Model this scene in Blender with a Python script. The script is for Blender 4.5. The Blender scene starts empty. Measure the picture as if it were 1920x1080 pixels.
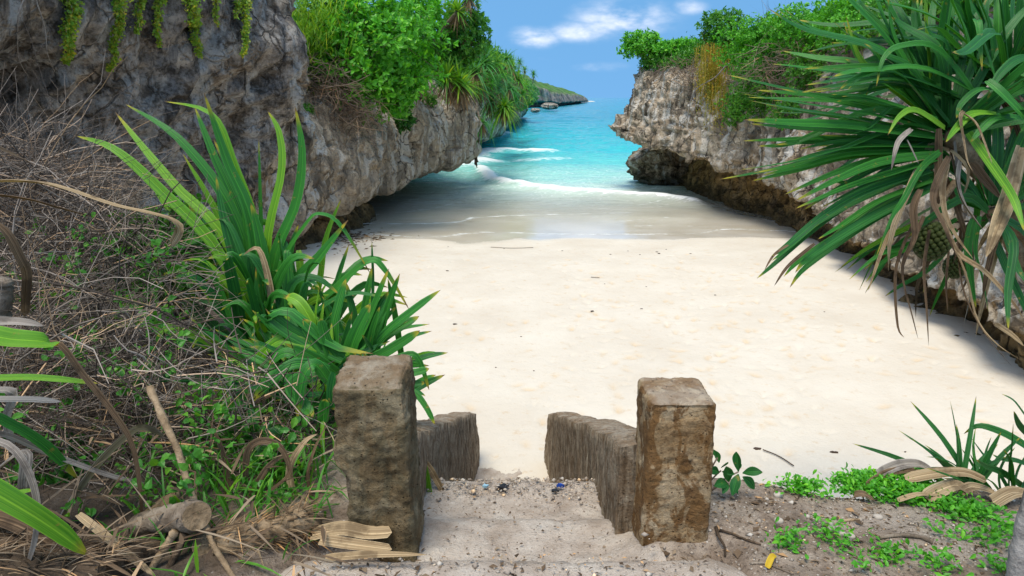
import bpy, math, random
import numpy as np
from mathutils import Vector
from mathutils.bvhtree import BVHTree

# ------------------------------------------------------------------ camera, sky, sun, exposure
SC = bpy.context.scene
COL = SC.collection
PITCH = math.radians(15.6)
CAM = np.array([0.0, 0.0, 4.0])
FPX = 1280.0                                   # focal length in pixels of the 1920 wide photograph
cam_d = bpy.data.cameras.new('camera')
cam_d.sensor_width = 36.0
cam_d.lens = 24.0
cam_d.clip_start = 0.05
cam_d.clip_end = 30000
cam = bpy.data.objects.new('camera', cam_d)
cam.location = CAM
cam.rotation_euler = (math.pi / 2 - PITCH, 0, 0)
COL.objects.link(cam)
SC.camera = cam

SUN_DIR = np.array([-0.14, -0.33, 1.0])        # towards the sun: high, behind the right shoulder
SUN_DIR = SUN_DIR / np.linalg.norm(SUN_DIR)
SUN_EL = math.asin(SUN_DIR[2])
SUN_AZ = math.atan2(SUN_DIR[0], SUN_DIR[1])
sun_d = bpy.data.lights.new('sun', 'SUN')
sun_d.energy = 1.9
sun_d.angle = math.radians(24.0)
sun_d.color = (1.0, 0.93, 0.80)
sun = bpy.data.objects.new('sun', sun_d)
sun.rotation_euler = Vector(SUN_DIR).to_track_quat('Z', 'Y').to_euler()
COL.objects.link(sun)

SC.view_settings.view_transform = 'Standard'
SC.view_settings.look = 'None'
SC.view_settings.gamma = 1.0
SC.view_settings.exposure = 0.84
SC.cycles.max_bounces = 7
SC.cycles.diffuse_bounces = 4
SC.cycles.glossy_bounces = 2
SC.cycles.transmission_bounces = 3
SC.cycles.transparent_max_bounces = 6
SC.cycles.use_denoising = True
SC.cycles.caustics_reflective = False
SC.cycles.caustics_refractive = False

world = bpy.data.worlds.new('World')
SC.world = world
world.use_nodes = True


def build_world():
    nt = world.node_tree
    nt.nodes.clear()
    L = nt.links.new
    def N(t, **k):
        n = nt.nodes.new(t)
        for a, b in k.items():
            setattr(n, a, b)
        return n
    tc = N('ShaderNodeTexCoord')
    sep = N('ShaderNodeSeparateXYZ'); L(tc.outputs['Generated'], sep.inputs[0])
    # clean tropical air: the whole dome is read a little higher up, so that the horizon stays blue
    ab = N('ShaderNodeMath', operation='ABSOLUTE'); L(sep.outputs['Z'], ab.inputs[0])
    mz = N('ShaderNodeMath', operation='MULTIPLY_ADD'); L(ab.outputs[0], mz.inputs[0]); mz.inputs[1].default_value = 0.85; mz.inputs[2].default_value = 0.60
    cmb = N('ShaderNodeCombineXYZ'); L(sep.outputs['X'], cmb.inputs[0]); L(sep.outputs['Y'], cmb.inputs[1]); L(mz.outputs[0], cmb.inputs[2])
    nrm = N('ShaderNodeVectorMath', operation='NORMALIZE'); L(cmb.outputs[0], nrm.inputs[0])
    sky = N('ShaderNodeTexSky', sky_type='NISHITA', sun_disc=False)
    sky.sun_elevation = SUN_EL; sky.sun_rotation = SUN_AZ
    sky.air_density = 1.0; sky.dust_density = 0.6; sky.ozone_density = 1.0
    L(nrm.outputs[0], sky.inputs['Vector'])
    hs = N('ShaderNodeHueSaturation'); hs.inputs['Hue'].default_value = 0.485; hs.inputs['Saturation'].default_value = 1.2; hs.inputs['Value'].default_value = 1.0
    L(sky.outputs[0], hs.inputs['Color'])
    # clouds: soft billows, stretched along the horizon
    az = N('ShaderNodeMath', operation='ARCTAN2'); L(sep.outputs['X'], az.inputs[0]); L(sep.outputs['Y'], az.inputs[1])
    cv = N('ShaderNodeCombineXYZ'); L(az.outputs[0], cv.inputs[0]); L(sep.outputs['Z'], cv.inputs[1])
    mp = N('ShaderNodeMapping'); mp.inputs['Scale'].default_value = (13, 30, 1); mp.inputs['Location'].default_value = (0.3, 0.0, 0.0)
    L(cv.outputs[0], mp.inputs[0])
    nz = N('ShaderNodeTexNoise'); nz.inputs['Scale'].default_value = 1.0; nz.inputs['Detail'].default_value = 5; nz.inputs['Roughness'].default_value = 0.55
    L(mp.outputs[0], nz.inputs[0])
    masks = []
    # real cumulus out at sea: (azimuth, elevation, half width, half height, weight)
    for a, e, wa, we, k in [(0.032, 0.079, 0.032, 0.014, 1.0), (0.155, 0.103, 0.062, 0.024, 1.0), (0.10, 0.086, 0.055, 0.013, .9),
                            (0.235, 0.115, 0.025, 0.010, .7), (0.115, 0.040, 0.05, 0.008, .42), (0.055, 0.052, 0.03, 0.006, .34)]:
        d1 = N('ShaderNodeMath', operation='SUBTRACT'); L(az.outputs[0], d1.inputs[0]); d1.inputs[1].default_value = a
        d1b = N('ShaderNodeMath', operation='DIVIDE'); L(d1.outputs[0], d1b.inputs[0]); d1b.inputs[1].default_value = wa
        d2 = N('ShaderNodeMath', operation='SUBTRACT'); L(sep.outputs['Z'], d2.inputs[0]); d2.inputs[1].default_value = e
        d2b = N('ShaderNodeMath', operation='DIVIDE'); L(d2.outputs[0], d2b.inputs[0]); d2b.inputs[1].default_value = we
        p1 = N('ShaderNodeMath', operation='MULTIPLY'); L(d1b.outputs[0], p1.inputs[0]); L(d1b.outputs[0], p1.inputs[1])
        p2 = N('ShaderNodeMath', operation='MULTIPLY_ADD'); L(d2b.outputs[0], p2.inputs[0]); L(d2b.outputs[0], p2.inputs[1]); L(p1.outputs[0], p2.inputs[2])
        e_ = N('ShaderNodeMath', operation='MULTIPLY'); L(p2.outputs[0], e_.inputs[0]); e_.inputs[1].default_value = -0.9
        ex = N('ShaderNodeMath', operation='EXPONENT'); L(e_.outputs[0], ex.inputs[0])
        kk = N('ShaderNodeMath', operation='MULTIPLY'); L(ex.outputs[0], kk.inputs[0]); kk.inputs[1].default_value = k
        masks.append(kk)
    # the same scattered cumulus goes on evenly round the rest of the sky
    nz2 = N('ShaderNodeTexNoise'); nz2.inputs['Scale'].default_value = 3.2; nz2.inputs['Detail'].default_value = 5; L(tc.outputs['Generated'], nz2.inputs[0])
    m2 = N('ShaderNodeMapRange'); m2.interpolation_type = 'SMOOTHSTEP'; m2.inputs['From Min'].default_value = .46; m2.inputs['From Max'].default_value = .60; L(nz2.outputs['Fac'], m2.inputs[0])
    m3 = N('ShaderNodeMapRange'); m3.interpolation_type = 'SMOOTHSTEP'; m3.inputs['From Min'].default_value = .125; m3.inputs['From Max'].default_value = .19; L(ab.outputs[0], m3.inputs[0])
    m4 = N('ShaderNodeMath', operation='MULTIPLY'); L(m2.outputs[0], m4.inputs[0]); L(m3.outputs[0], m4.inputs[1]); masks.append(m4)
    cur = masks[0]
    for m in masks[1:]:
        mx = N('ShaderNodeMath', operation='MAXIMUM'); L(cur.outputs[0], mx.inputs[0]); L(m.outputs[0], mx.inputs[1]); cur = mx
    # density = mask * (0.35 + noise)
    na = N('ShaderNodeMath', operation='MULTIPLY_ADD'); L(nz.outputs['Fac'], na.inputs[0]); na.inputs[1].default_value = 2.6; na.inputs[2].default_value = -0.62
    dn = N('ShaderNodeMath', operation='MULTIPLY'); L(cur.outputs[0], dn.inputs[0]); L(na.outputs[0], dn.inputs[1])
    mr = N('ShaderNodeMapRange'); mr.inputs['From Min'].default_value = 0.10; mr.inputs['From Max'].default_value = 1.05; mr.inputs['To Max'].default_value = 0.85; mr.interpolation_type = 'SMOOTHSTEP'
    L(dn.outputs[0], mr.inputs[0])
    mix = N('ShaderNodeMix', data_type='RGBA')
    L(mr.outputs[0], mix.inputs['Factor']); L(hs.outputs[0], mix.inputs[6])
    mix.inputs[7].default_value = (5.2, 5.1, 5.3, 1)
    bg = N('ShaderNodeBackground'); bg.inputs['Strength'].default_value = 0.15
    L(mix.outputs[2], bg.inputs['Color'])
    out = N('ShaderNodeOutputWorld'); L(bg.outputs[0], out.inputs['Surface'])
build_world()

# ------------------------------------------------------------------ helpers
RNG = np.random.default_rng(7)
random.seed(7)
CP, SP = math.cos(PITCH), math.sin(PITCH)


def ray(px, py):
    r = (px - 960) / FPX; u = (540 - py) / FPX
    return np.array([r, CP + u * SP, -SP + u * CP])


def at(px, py, Y):                              # a point of the place at distance Y seen at that spot of the photograph
    d = ray(px, py)
    return CAM + d * (Y / d[1])


def on_z(px, py, z):
    d = ray(px, py)
    return CAM + d * ((z - CAM[2]) / d[2])


_perm = np.random.default_rng(3).permutation(256).astype(np.int64)
_perm = np.concatenate([_perm, _perm, _perm])
_g = np.random.default_rng(4).normal(size=(256, 3)); _g /= np.linalg.norm(_g, axis=1)[:, None]


def perlin(p):
    p = np.asarray(p, dtype=np.float64)
    i = np.floor(p).astype(np.int64); f = p - i
    i &= 255
    w = f * f * f * (f * (f * 6 - 15) + 10)
    out = 0
    for dx in (0, 1):
        wx = w[:, 0] if dx else 1 - w[:, 0]
        for dy in (0, 1):
            wy = w[:, 1] if dy else 1 - w[:, 1]
            for dz in (0, 1):
                wz = w[:, 2] if dz else 1 - w[:, 2]
                h = _perm[_perm[_perm[(i[:, 0] + dx) & 255] + ((i[:, 1] + dy) & 255)] + ((i[:, 2] + dz) & 255)]
                gr = _g[h & 255]
                out = out + wx * wy * wz * (gr[:, 0] * (f[:, 0] - dx) + gr[:, 1] * (f[:, 1] - dy) + gr[:, 2] * (f[:, 2] - dz))
    return out


def fbm(p, octv=4, gain=0.5, ridged=False):
    p = np.asarray(p, dtype=np.float64); a = 1.0; s = 0; t = 0
    for k in range(octv):
        n = perlin(p * (2.03 ** k) + 17.3 * k)
        s = s + a * ((1 - 2 * np.abs(n)) if ridged else n); t += a; a *= gain
    return s / t


def mesh_np(name, V, Fs, smooth=True, attrs=None, uv=None):
    V = np.asarray(V, dtype=np.float32)
    Fs = [np.asarray(F, dtype=np.int32) for F in (Fs if isinstance(Fs, list) else [Fs]) if len(F)]
    me = bpy.data.meshes.new(name)
    me.vertices.add(len(V)); me.vertices.foreach_set('co', V.ravel())
    nl = sum(F.size for F in Fs); nf = sum(len(F) for F in Fs)
    me.loops.add(nl); me.polygons.add(nf)
    li = np.concatenate([F.ravel() for F in Fs])
    tot = np.concatenate([np.full(len(F), F.shape[1], dtype=np.int32) for F in Fs])
    st = np.concatenate([[0], np.cumsum(tot)[:-1]]).astype(np.int32)
    me.loops.foreach_set('vertex_index', li)
    me.polygons.foreach_set('loop_start', st)
    me.polygons.foreach_set('use_smooth', np.full(nf, smooth, dtype=bool))
    for k, a in (attrs or {}).items():
        at_ = me.attributes.new(k, 'FLOAT', 'POINT'); at_.data.foreach_set('value', np.asarray(a, dtype=np.float32))
    if uv is not None:
        ul = me.uv_layers.new(name='UVMap'); ul.data.foreach_set('uv', np.asarray(uv, dtype=np.float32)[li].ravel())
    me.update(calc_edges=True)
    return me


def obj(name, me, m=None, parent=None, loc=None):
    o = bpy.data.objects.new(name, me)
    if m is not None and me is not None and not me.materials:
        me.materials.append(m)
    COL.objects.link(o)
    if loc is not None:
        o.location = loc
    if parent is not None:
        o.parent = parent
    return o


def tag(o, label, cat, group=None, kind=None):
    o['label'] = label; o['category'] = cat
    if group: o['group'] = group
    if kind: o['kind'] = kind
    return o


def thing(name, label, cat, loc, group=None, kind=None):
    o = bpy.data.objects.new(name, None)
    o.empty_display_size = 0.1
    o.location = loc
    COL.objects.link(o)
    return tag(o, label, cat, group, kind)


def part(name, V, Fs, m, parent, smooth=True, uv=None, attrs=None):
    o0 = np.array(parent.location) if parent is not None else np.zeros(3)
    if parent is not None and parent.parent is not None:
        o0 = o0 + np.array(parent.parent.location)
    return obj(name, mesh_np(name, np.asarray(V) - o0, Fs, smooth, attrs, uv), m, parent)


class MB:
    def __init__(s):
        s.V = []; s.F = {3: [], 4: []}; s.n = 0; s.uv = []
    def add(s, V, F, uv=None):
        F = np.asarray(F); s.V.append(np.asarray(V)); s.F[F.shape[1]].append(F + s.n); s.n += len(V)
        s.uv.append(np.zeros((len(V), 2)) if uv is None else uv)
    def get(s):
        return np.concatenate(s.V), [np.concatenate(f) for f in s.F.values() if f]
    def part(s, name, m, parent, smooth=True, uv=False):
        V, F = s.get()
        return part(name, V, F, m, parent, smooth, np.concatenate(s.uv) if uv else None)


def unit(v):
    v = np.asarray(v, dtype=np.float64)
    return v / np.maximum(np.linalg.norm(v, axis=-1, keepdims=True), 1e-9)


def catmull(P, t):
    """P (K,...) control points, t in [0,K-1]"""
    P = np.asarray(P, dtype=np.float64); K = len(P)
    i = np.clip(np.floor(t).astype(int), 0, K - 2); f = (t - i).reshape((-1,) + (1,) * (P.ndim - 1))
    p0 = P[np.maximum(i - 1, 0)]; p1 = P[i]; p2 = P[i + 1]; p3 = P[np.minimum(i + 2, K - 1)]
    return 0.5 * (2 * p1 + (p2 - p0) * f + (2 * p0 - 5 * p1 + 4 * p2 - p3) * f ** 2 + (3 * p1 - p0 - 3 * p2 + p3) * f ** 3)


def curve(pts, n):
    pts = np.asarray(pts, dtype=np.float64)
    return catmull(pts, np.linspace(0, len(pts) - 1, n))


def tube(pts, r, sides=6, cap=True):
    pts = np.asarray(pts, dtype=np.float64); n = len(pts)
    r = np.broadcast_to(np.asarray(r, dtype=np.float64), (n,))
    t = np.gradient(pts, axis=0); t = unit(t)
    ref = np.array([0, 0, 1.0]) if abs(t[:, 2]).mean() < 0.8 else np.array([1.0, 0, 0])
    a = unit(np.cross(t, ref)); b = np.cross(t, a)
    ang = np.arange(sides) * 2 * math.pi / sides
    V = pts[:, None, :] + r[:, None, None] * (np.cos(ang)[None, :, None] * a[:, None, :] + np.sin(ang)[None, :, None] * b[:, None, :])
    V = V.reshape(-1, 3)
    i = np.arange(n - 1)[:, None] * sides; j = np.arange(sides)[None, :]; k = (j + 1) % sides
    F = np.stack([i + j, i + k, i + sides + k, i + sides + j], -1).reshape(-1, 4)
    if cap and sides >= 4:
        c = len(V); V = np.concatenate([V, pts[:1], pts[-1:]])
        e = (n - 1) * sides
        T = [[c, (q + 1) % sides, q] for q in range(sides)] + [[c + 1, e + q, e + (q + 1) % sides] for q in range(sides)]
        return V, F, np.array(T)
    return V, F, np.zeros((0, 3), int)


def add_tube(mb, pts, r, sides=6):
    V, F, T = tube(pts, r, sides)
    n0 = mb.n
    mb.add(V, F)
    if len(T):
        mb.F[3].append(T + n0)


def grid_faces(nu, nv):
    i = np.arange(nu - 1)[:, None] * nv; j = np.arange(nv - 1)[None, :]
    return np.stack([i + j, i + nv + j, i + nv + j + 1, i + j + 1], -1).reshape(-1, 4)


def grid_normals(P):
    du = np.gradient(P, axis=0); dv = np.gradient(P, axis=1)
    return unit(np.cross(du, dv))


def rand_unit(n, rng=None):
    return unit((rng or RNG).normal(size=(n, 3)))


def leaves_mesh(P, D, U, L, Wd, lod=1, curl=0.15):
    """leaf blades: P base, D direction, U face normal"""
    n = len(P); D = unit(D); S = unit(np.cross(D, U)); Nn = np.cross(S, D)
    L = np.broadcast_to(L, (n,))[:, None]; Wd = np.broadcast_to(Wd, (n,))[:, None]
    if lod == 0:
        V = np.stack([P, P + D * L * .55 + S * Wd + Nn * L * .06, P + D * L - Nn * L * curl, P + D * L * .55 - S * Wd + Nn * L * .06], 1)
        F = (np.arange(n)[:, None, None] * 4 + np.array([[0, 1, 2], [0, 2, 3]])[None]).reshape(-1, 3)
        return V.reshape(-1, 3), F
    c1 = P + D * L * .45; c2 = P + D * L * .78 - Nn * L * curl * .4
    V = np.stack([P, c1 + S * Wd * .85 + Nn * Wd * .3, c1, c1 - S * Wd * .85 + Nn * Wd * .3,
                  c2 + S * Wd * .9 + Nn * Wd * .2, c2, c2 - S * Wd * .9 + Nn * Wd * .2, P + D * L - Nn * L * curl], 1)
    F = np.array([[0, 1, 2], [0, 2, 3], [2, 1, 4], [2, 4, 5], [2, 5, 6], [2, 6, 3], [5, 4, 7], [5, 7, 6]])
    F = (np.arange(n)[:, None, None] * 8 + F[None]).reshape(-1, 3)
    return V.reshape(-1, 3), F


def blades_mesh(P, D, L, Wd, droop, seg=5, fold=0.25, sidev=None):
    """long drooping straps: (N) of them"""
    n = len(D); D = unit(D); P = np.broadcast_to(P, (n, 3))
    L = np.broadcast_to(L, (n,)); Wd = np.broadcast_to(Wd, (n,)); droop = np.broadcast_to(droop, (n,))
    t = np.linspace(0, 1, seg + 1)
    up = np.array([0, 0, 1.0])
    C = P[:, None, :] + D[:, None, :] * (L[:, None] * t)[:, :, None] - up * (droop * L)[:, None, None] * (t ** 2)[None, :, None]
    S = np.cross(D, up[None]); S = np.where(np.linalg.norm(S, axis=1, keepdims=True) < .05, np.array([[1.0, 0, 0]]), S); S = unit(S)
    T = unit(np.gradient(C, axis=1)); Nn = unit(np.cross(S[:, None, :], T))
    prof = np.minimum(1, .55 + 1.6 * t) * np.clip((1 - t) / .65, 0.03, 1) ** .8
    w = (Wd[:, None] * prof[None])[:, :, None]
    V = np.stack([C - S[:, None] * w + Nn * w * fold, C, C + S[:, None] * w + Nn * w * fold], 2).reshape(-1, 3)
    base = (np.arange(n)[:, None] * (seg + 1) + np.arange(seg)[None]).reshape(-1, 1) * 3
    F = np.concatenate([base + np.array([[0, 1, 4, 3]]), base + np.array([[1, 2, 5, 4]])])
    return V, F

# ------------------------------------------------------------------ materials
class NT:
    def __init__(s, name):
        s.m = bpy.data.materials.new(name); s.m.use_nodes = True
        s.t = s.m.node_tree; s.t.nodes.clear()
        s.out = s.n('ShaderNodeOutputMaterial')
        s.b = s.n('ShaderNodeBsdfPrincipled')
        s.l(s.b.outputs[0], s.out.inputs['Surface'])
        s.geo = s.n('ShaderNodeNewGeometry')
    def n(s, t, **k):
        n = s.t.nodes.new(t)
        for a, b in k.items(): setattr(n, a, b)
        return n
    def l(s, a, b): s.t.links.new(a, b)
    def pos(s, scale=(1, 1, 1), rot=(0, 0, 0), src=None):
        mp = s.n('ShaderNodeMapping'); mp.inputs['Scale'].default_value = scale; mp.inputs['Rotation'].default_value = rot
        s.l(src or s.geo.outputs['Position'], mp.inputs[0]); return mp.outputs[0]
    def noise(s, scale, detail=5, rough=.55, vec=None, dist=0):
        n = s.n('ShaderNodeTexNoise'); n.inputs['Scale'].default_value = scale; n.inputs['Detail'].default_value = detail
        n.inputs['Roughness'].default_value = rough; n.inputs['Distortion'].default_value = dist
        s.l(vec or s.geo.outputs['Position'], n.inputs['Vector']); return n.outputs['Fac']
    def voro(s, scale, vec=None, feature='F1'):
        n = s.n('ShaderNodeTexVoronoi', feature=feature); n.inputs['Scale'].default_value = scale
        s.l(vec or s.geo.outputs['Position'], n.inputs['Vector']); return n.outputs['Distance']
    def ramp(s, fac, stops, interp='LINEAR'):
        r = s.n('ShaderNodeValToRGB'); r.color_ramp.interpolation = interp
        e = r.color_ramp.elements
        while len(e) < len(stops): e.new(0.5)
        for q, (p, c) in zip(e, stops):
            q.position = p; q.color = (*c, 1) if len(c) == 3 else c
        s.l(fac, r.inputs[0]); return r.outputs[0]
    def rng(s, v, a, b, c=0, d=1, smooth=True):
        r = s.n('ShaderNodeMapRange'); r.interpolation_type = 'SMOOTHSTEP' if smooth else 'LINEAR'
        for k, x in zip(('From Min', 'From Max', 'To Min', 'To Max'), (a, b, c, d)): r.inputs[k].default_value = x
        s.l(v, r.inputs[0]); return r.outputs[0]
    def math(s, op, a, b=None, c=None):
        n = s.n('ShaderNodeMath', operation=op)
        for i, x in enumerate((a, b, c)):
            if x is None: continue
            if isinstance(x, (int, float)): n.inputs[i].default_value = x
            else: s.l(x, n.inputs[i])
        return n.outputs[0]
    def mix(s, f, a, b, blend='MIX'):
        n = s.n('ShaderNodeMix', data_type='RGBA', blend_type=blend)
        for i, x in ((0, f), (6, a), (7, b)):
            if isinstance(x, (int, float)): n.inputs[i].default_value = x
            elif isinstance(x, tuple): n.inputs[i].default_value = (*x, 1)
            else: s.l(x, n.inputs[i])
        return n.outputs[2]
    def attr(s, name):
        n = s.n('ShaderNodeAttribute'); n.attribute_name = name; return n.outputs['Fac']
    def bump(s, h, strength=.5, dist=.02, normal=None):
        b = s.n('ShaderNodeBump'); b.inputs['Strength'].default_value = strength; b.inputs['Distance'].default_value = dist
        s.l(h, b.inputs['Height'])
        if normal: s.l(normal, b.inputs['Normal'])
        return b.outputs[0]
    def z(s):
        q = s.n('ShaderNodeSeparateXYZ'); s.l(s.geo.outputs['Position'], q.inputs[0]); return q.outputs
    def set(s, color=None, rough=None, normal=None, spec=None):
        for k, x in (('Base Color', color), ('Roughness', rough), ('Normal', normal), ('Specular IOR Level', spec)):
            if x is None: continue
            if isinstance(x, (int, float)): s.b.inputs[k].default_value = x
            elif isinstance(x, tuple): s.b.inputs[k].default_value = (*x, 1)
            else: s.l(x, s.b.inputs[k])
        return s.m


def rock_material(name, dark, mid, light, ochre=.35):
    q = NT(name)
    big = q.noise(.55, 8, .6)
    med = q.noise(2.6, 8, .65, dist=.4)
    streak = q.noise(1.0, 8, .62, q.pos((1.9, 1.9, .34)), .7)
    fine = q.noise(14, 6, .7)
    wn = q.n('ShaderNodeTexNoise'); wn.inputs['Scale'].default_value = 1.2; wn.inputs['Detail'].default_value = 4; q.l(q.geo.outputs['Position'], wn.inputs[0])
    va = q.n('ShaderNodeVectorMath', operation='MULTIPLY_ADD'); q.l(wn.outputs['Color'], va.inputs[0]); va.inputs[1].default_value = (1.2, 1.2, 1.2); q.l(q.geo.outputs['Position'], va.inputs[2]); wv = va.outputs[0]
    tone = q.attr('tone')
    base = q.ramp(q.math('ADD', q.math('MULTIPLY', med, .75), q.math('MULTIPLY', big, .25)),
                  [(.36, dark), (.45, tuple(.5 * (a + b) for a, b in zip(dark, mid))), (.52, mid), (.60, light)])
    warm = q.mix(q.rng(q.noise(.9, 6, .6), .48, .64, 0, ochre), base, (.42, .27, .13))
    # pale lime streaks and black lichen streaks running down
    c = q.mix(q.rng(streak, .52, .58, 0, .75), warm, tuple(min(.62, x * 1.5) for x in light))
    c = q.mix(q.rng(streak, .47, .40, 0, .85), c, tuple(x * .55 for x in dark))
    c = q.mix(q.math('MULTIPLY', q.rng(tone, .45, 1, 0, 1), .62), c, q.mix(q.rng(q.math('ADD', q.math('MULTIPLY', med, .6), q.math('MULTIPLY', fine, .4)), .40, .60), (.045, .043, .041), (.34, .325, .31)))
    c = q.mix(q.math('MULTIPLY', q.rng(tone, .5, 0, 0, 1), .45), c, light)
    c = q.mix(q.rng(fine, .46, .34, 0, .5), c, tuple(x * .45 for x in dark))
    pits = q.voro(7, q.geo.outputs['Position'])
    c = q.mix(q.rng(q.math('ADD', pits, q.math('MULTIPLY', fine, .25)), .27, .14, 0, .55), c, tuple(x * .3 for x in dark))
    # tidal notch: ochre stained, then black green algae near the waterline
    z = q.math('ADD', q.z()[2], q.math('MULTIPLY', q.math('SUBTRACT', med, .5), 1.0))
    c = q.mix(q.rng(q.attr('tide'), .25, .8, 0, .85), c, q.mix(q.rng(med, .38, .6), (.12, .075, .03), (.42, .265, .095)))
    c = q.mix(q.rng(z, .45, .0, 0, .7), c, q.mix(q.rng(fine, .4, .65), (.015, .014, .008), (.07, .062, .03)))
    h = q.math('ADD', q.math('MULTIPLY', q.noise(9, 8, .7), 1.0), q.math('MULTIPLY', q.rng(pits, 0, .35), .45))
    edge = q.voro(1.0, q.pos((1.3, 1.3, 1.0), src=wv), 'DISTANCE_TO_EDGE')
    c = q.mix(q.math('MULTIPLY', q.rng(edge, .035, .008, 0, .75), q.rng(big, .5, .6)), c, tuple(x * .35 for x in dark))
    h = q.math('ADD', h, q.math('MULTIPLY', q.rng(edge, 0, .05), .6))
    nb = q.bump(h, 1.0, .12)
    nb = q.bump(q.noise(42, 4, .65), .5, .015, nb)
    return q.set(c, .93, nb, .15)


M = {}
M['rock'] = rock_material('weathered_coral_rock', (.075, .060, .044), (.33, .268, .192), (.60, .51, .385))
M['rock_far'] = rock_material('far_coral_rock', (.07, .06, .05), (.24, .20, .16), (.45, .40, .32))


def sand_material():
    q = NT('white_coral_sand')
    n1 = q.noise(.7, 6, .6); n2 = q.noise(5, 6, .65); n3 = q.noise(140, 3, .6)
    c = q.ramp(n1, [(.3, (.60, .53, .425)), (.7, (.68, .62, .515))])
    smear = q.noise(1.0, 7, .72, q.pos((5, 6, 5), (0, 0, .4)))
    c = q.mix(q.rng(smear, .55, .70, 0, .6), c, (.56, .42, .26))
    c = q.mix(q.math('MULTIPLY', q.attr('print'), .75), c, (.60, .43, .24))
    c = q.mix(q.rng(n3, .66, .78, 0, .5), c, (.4, .34, .27))
    wet = q.attr('wet')
    wetn = q.rng(q.math('ADD', wet, q.math('MULTIPLY', q.math('SUBTRACT', n1, .5), .5)), .35, .62)
    c = q.mix(wetn, c, q.mix(q.rng(q.noise(.5, 4), .4, .6), (.62, .555, .44), (.70, .645, .545)))
    q.l(q.math('SUBTRACT', .9, q.math('MULTIPLY', wetn, .80)), q.b.inputs['Roughness'])
    sp = q.math('MULTIPLY_ADD', wetn, .30, .12); q.l(sp, q.b.inputs['Specular IOR Level'])
    hb = q.math('ADD', q.math('MULTIPLY', n2, 1.0), q.math('MULTIPLY', q.noise(28, 5, .6), .35))
    b = q.n('ShaderNodeBump'); b.inputs['Distance'].default_value = .035
    q.l(hb, b.inputs['Height']); q.l(q.math('SUBTRACT', .55, q.math('MULTIPLY', wetn, .53)), b.inputs['Strength'])
    return q.set(c, None, b.outputs[0])
M['sand'] = sand_material()


def water_material():
    q = NT('clear_tropical_water')
    d = q.attr('depth'); foam = q.attr('foam')
    n1 = q.noise(1.0, 6, .6, q.pos((.25, .9, 1))); n2 = q.noise(1.0, 5, .6, q.pos((1.6, 5, 1)))
    dd = q.math('ADD', d, q.math('MULTIPLY', q.math('SUBTRACT', n1, .5), .25))
    c = q.ramp(q.math('POWER', q.math('MAXIMUM', q.math('DIVIDE', dd, 9.0), 0.0), .5),
               [(0.0, (.68, .63, .50)), (.15, (.72, .72, .61)), (.22, (.58, .70, .60)), (.29, (.36, .68, .59)), (.38, (.14, .60, .54)), (.50, (.035, .50, .50)), (.72, (.008, .40, .44)), (1.0, (.005, .27, .36))])
    far = q.rng(q.z()[1], 60, 500)
    patch = q.noise(1.0, 6, .65, q.pos((.05, .16, 1)))
    c = q.mix(q.math('MULTIPLY', q.rng(patch, .5, .68), q.rng(d, 1.0, 2.2, 0, .42)), c, (.02, .50, .55))
    c = q.mix(q.math('MULTIPLY', q.rng(n2, .52, .66), q.rng(d, .35, 1.0, 0, .30)), c, (.01, .26, .34))
    lace = q.noise(1.0, 8, .75, q.pos((1.1, 2.8, 1)), 1.2)
    cell = q.voro(1.0, q.pos((2.2, 4.2, 1)), 'DISTANCE_TO_EDGE')
    fo = q.math('ADD', foam, q.math('MULTIPLY', q.math('SUBTRACT', lace, .5), 2.0))
    fm = q.math('MULTIPLY', q.rng(fo, .22, .85, 0, .9), q.rng(foam, .03, .35))
    thin = q.math('MULTIPLY', q.math('MULTIPLY', q.rng(cell, .10, .02), q.rng(lace, .46, .62)), q.math('MULTIPLY', q.rng(d, .10, .35), q.rng(d, 1.5, .7, 0, .5)))
    caps = q.math('MULTIPLY', q.rng(q.noise(1.0, 7, .7, q.pos((.35, 1.6, 1))), .67, .74), q.rng(d, .9, 1.8, 0, .5))
    fm = q.math('MINIMUM', q.math('ADD', q.math('ADD', fm, thin), caps), 1.0)
    c = q.mix(fm, c, (.86, .88, .86))
    q.l(q.math('MULTIPLY_ADD', fm, .6, .10), q.b.inputs['Roughness'])
    q.b.inputs['IOR'].default_value = 1.33
    q.b.inputs['Specular IOR Level'].default_value = .33
    al = q.math('MAXIMUM', q.rng(d, 0.0, .5, .02, 1.0, False), fm); q.l(al, q.b.inputs['Alpha'])
    h = q.math('ADD', q.noise(1.0, 5, .6, q.pos((1.2, 3.0, 1))), q.math('MULTIPLY', q.noise(1.0, 4, .6, q.pos((5, 12, 1))), .3))
    b = q.n('ShaderNodeBump'); b.inputs['Distance'].default_value = .20; q.l(h, b.inputs['Height'])
    q.l(q.rng(d, .03, .9, .22, .8, False), b.inputs['Strength'])
    return q.set(c, None, b.outputs[0])
M['water'] = water_material()


def soil_material():
    q = NT('dry_litter_soil')
    n = q.noise(6, 8, .7); f = q.noise(60, 5, .7); g = q.noise(1.6, 5, .6)
    c = q.ramp(n, [(.3, (.11, .08, .055)), (.48, (.245, .185, .135)), (.62, (.40, .32, .245)), (.75, (.50, .42, .33))])
    c = q.mix(q.rng(g, .45, .62, 0, .6), c, (.46, .395, .32))
    c = q.mix(q.rng(f, .52, .66, 0, .6), c, (.07, .052, .04))
    c = q.mix(q.rng(q.voro(34), .18, .08, 0, .8), c, (.56, .50, .42))
    c = q.mix(q.attr('humus_shade'), c, (.055, .042, .030))  # dark humus with the thicket's shade put into its colour
    b = q.bump(q.math('ADD', q.math('MULTIPLY', f, .7), n), .9, .03)
    return q.set(c, .95, b, .1)
M['soil'] = soil_material()


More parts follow.
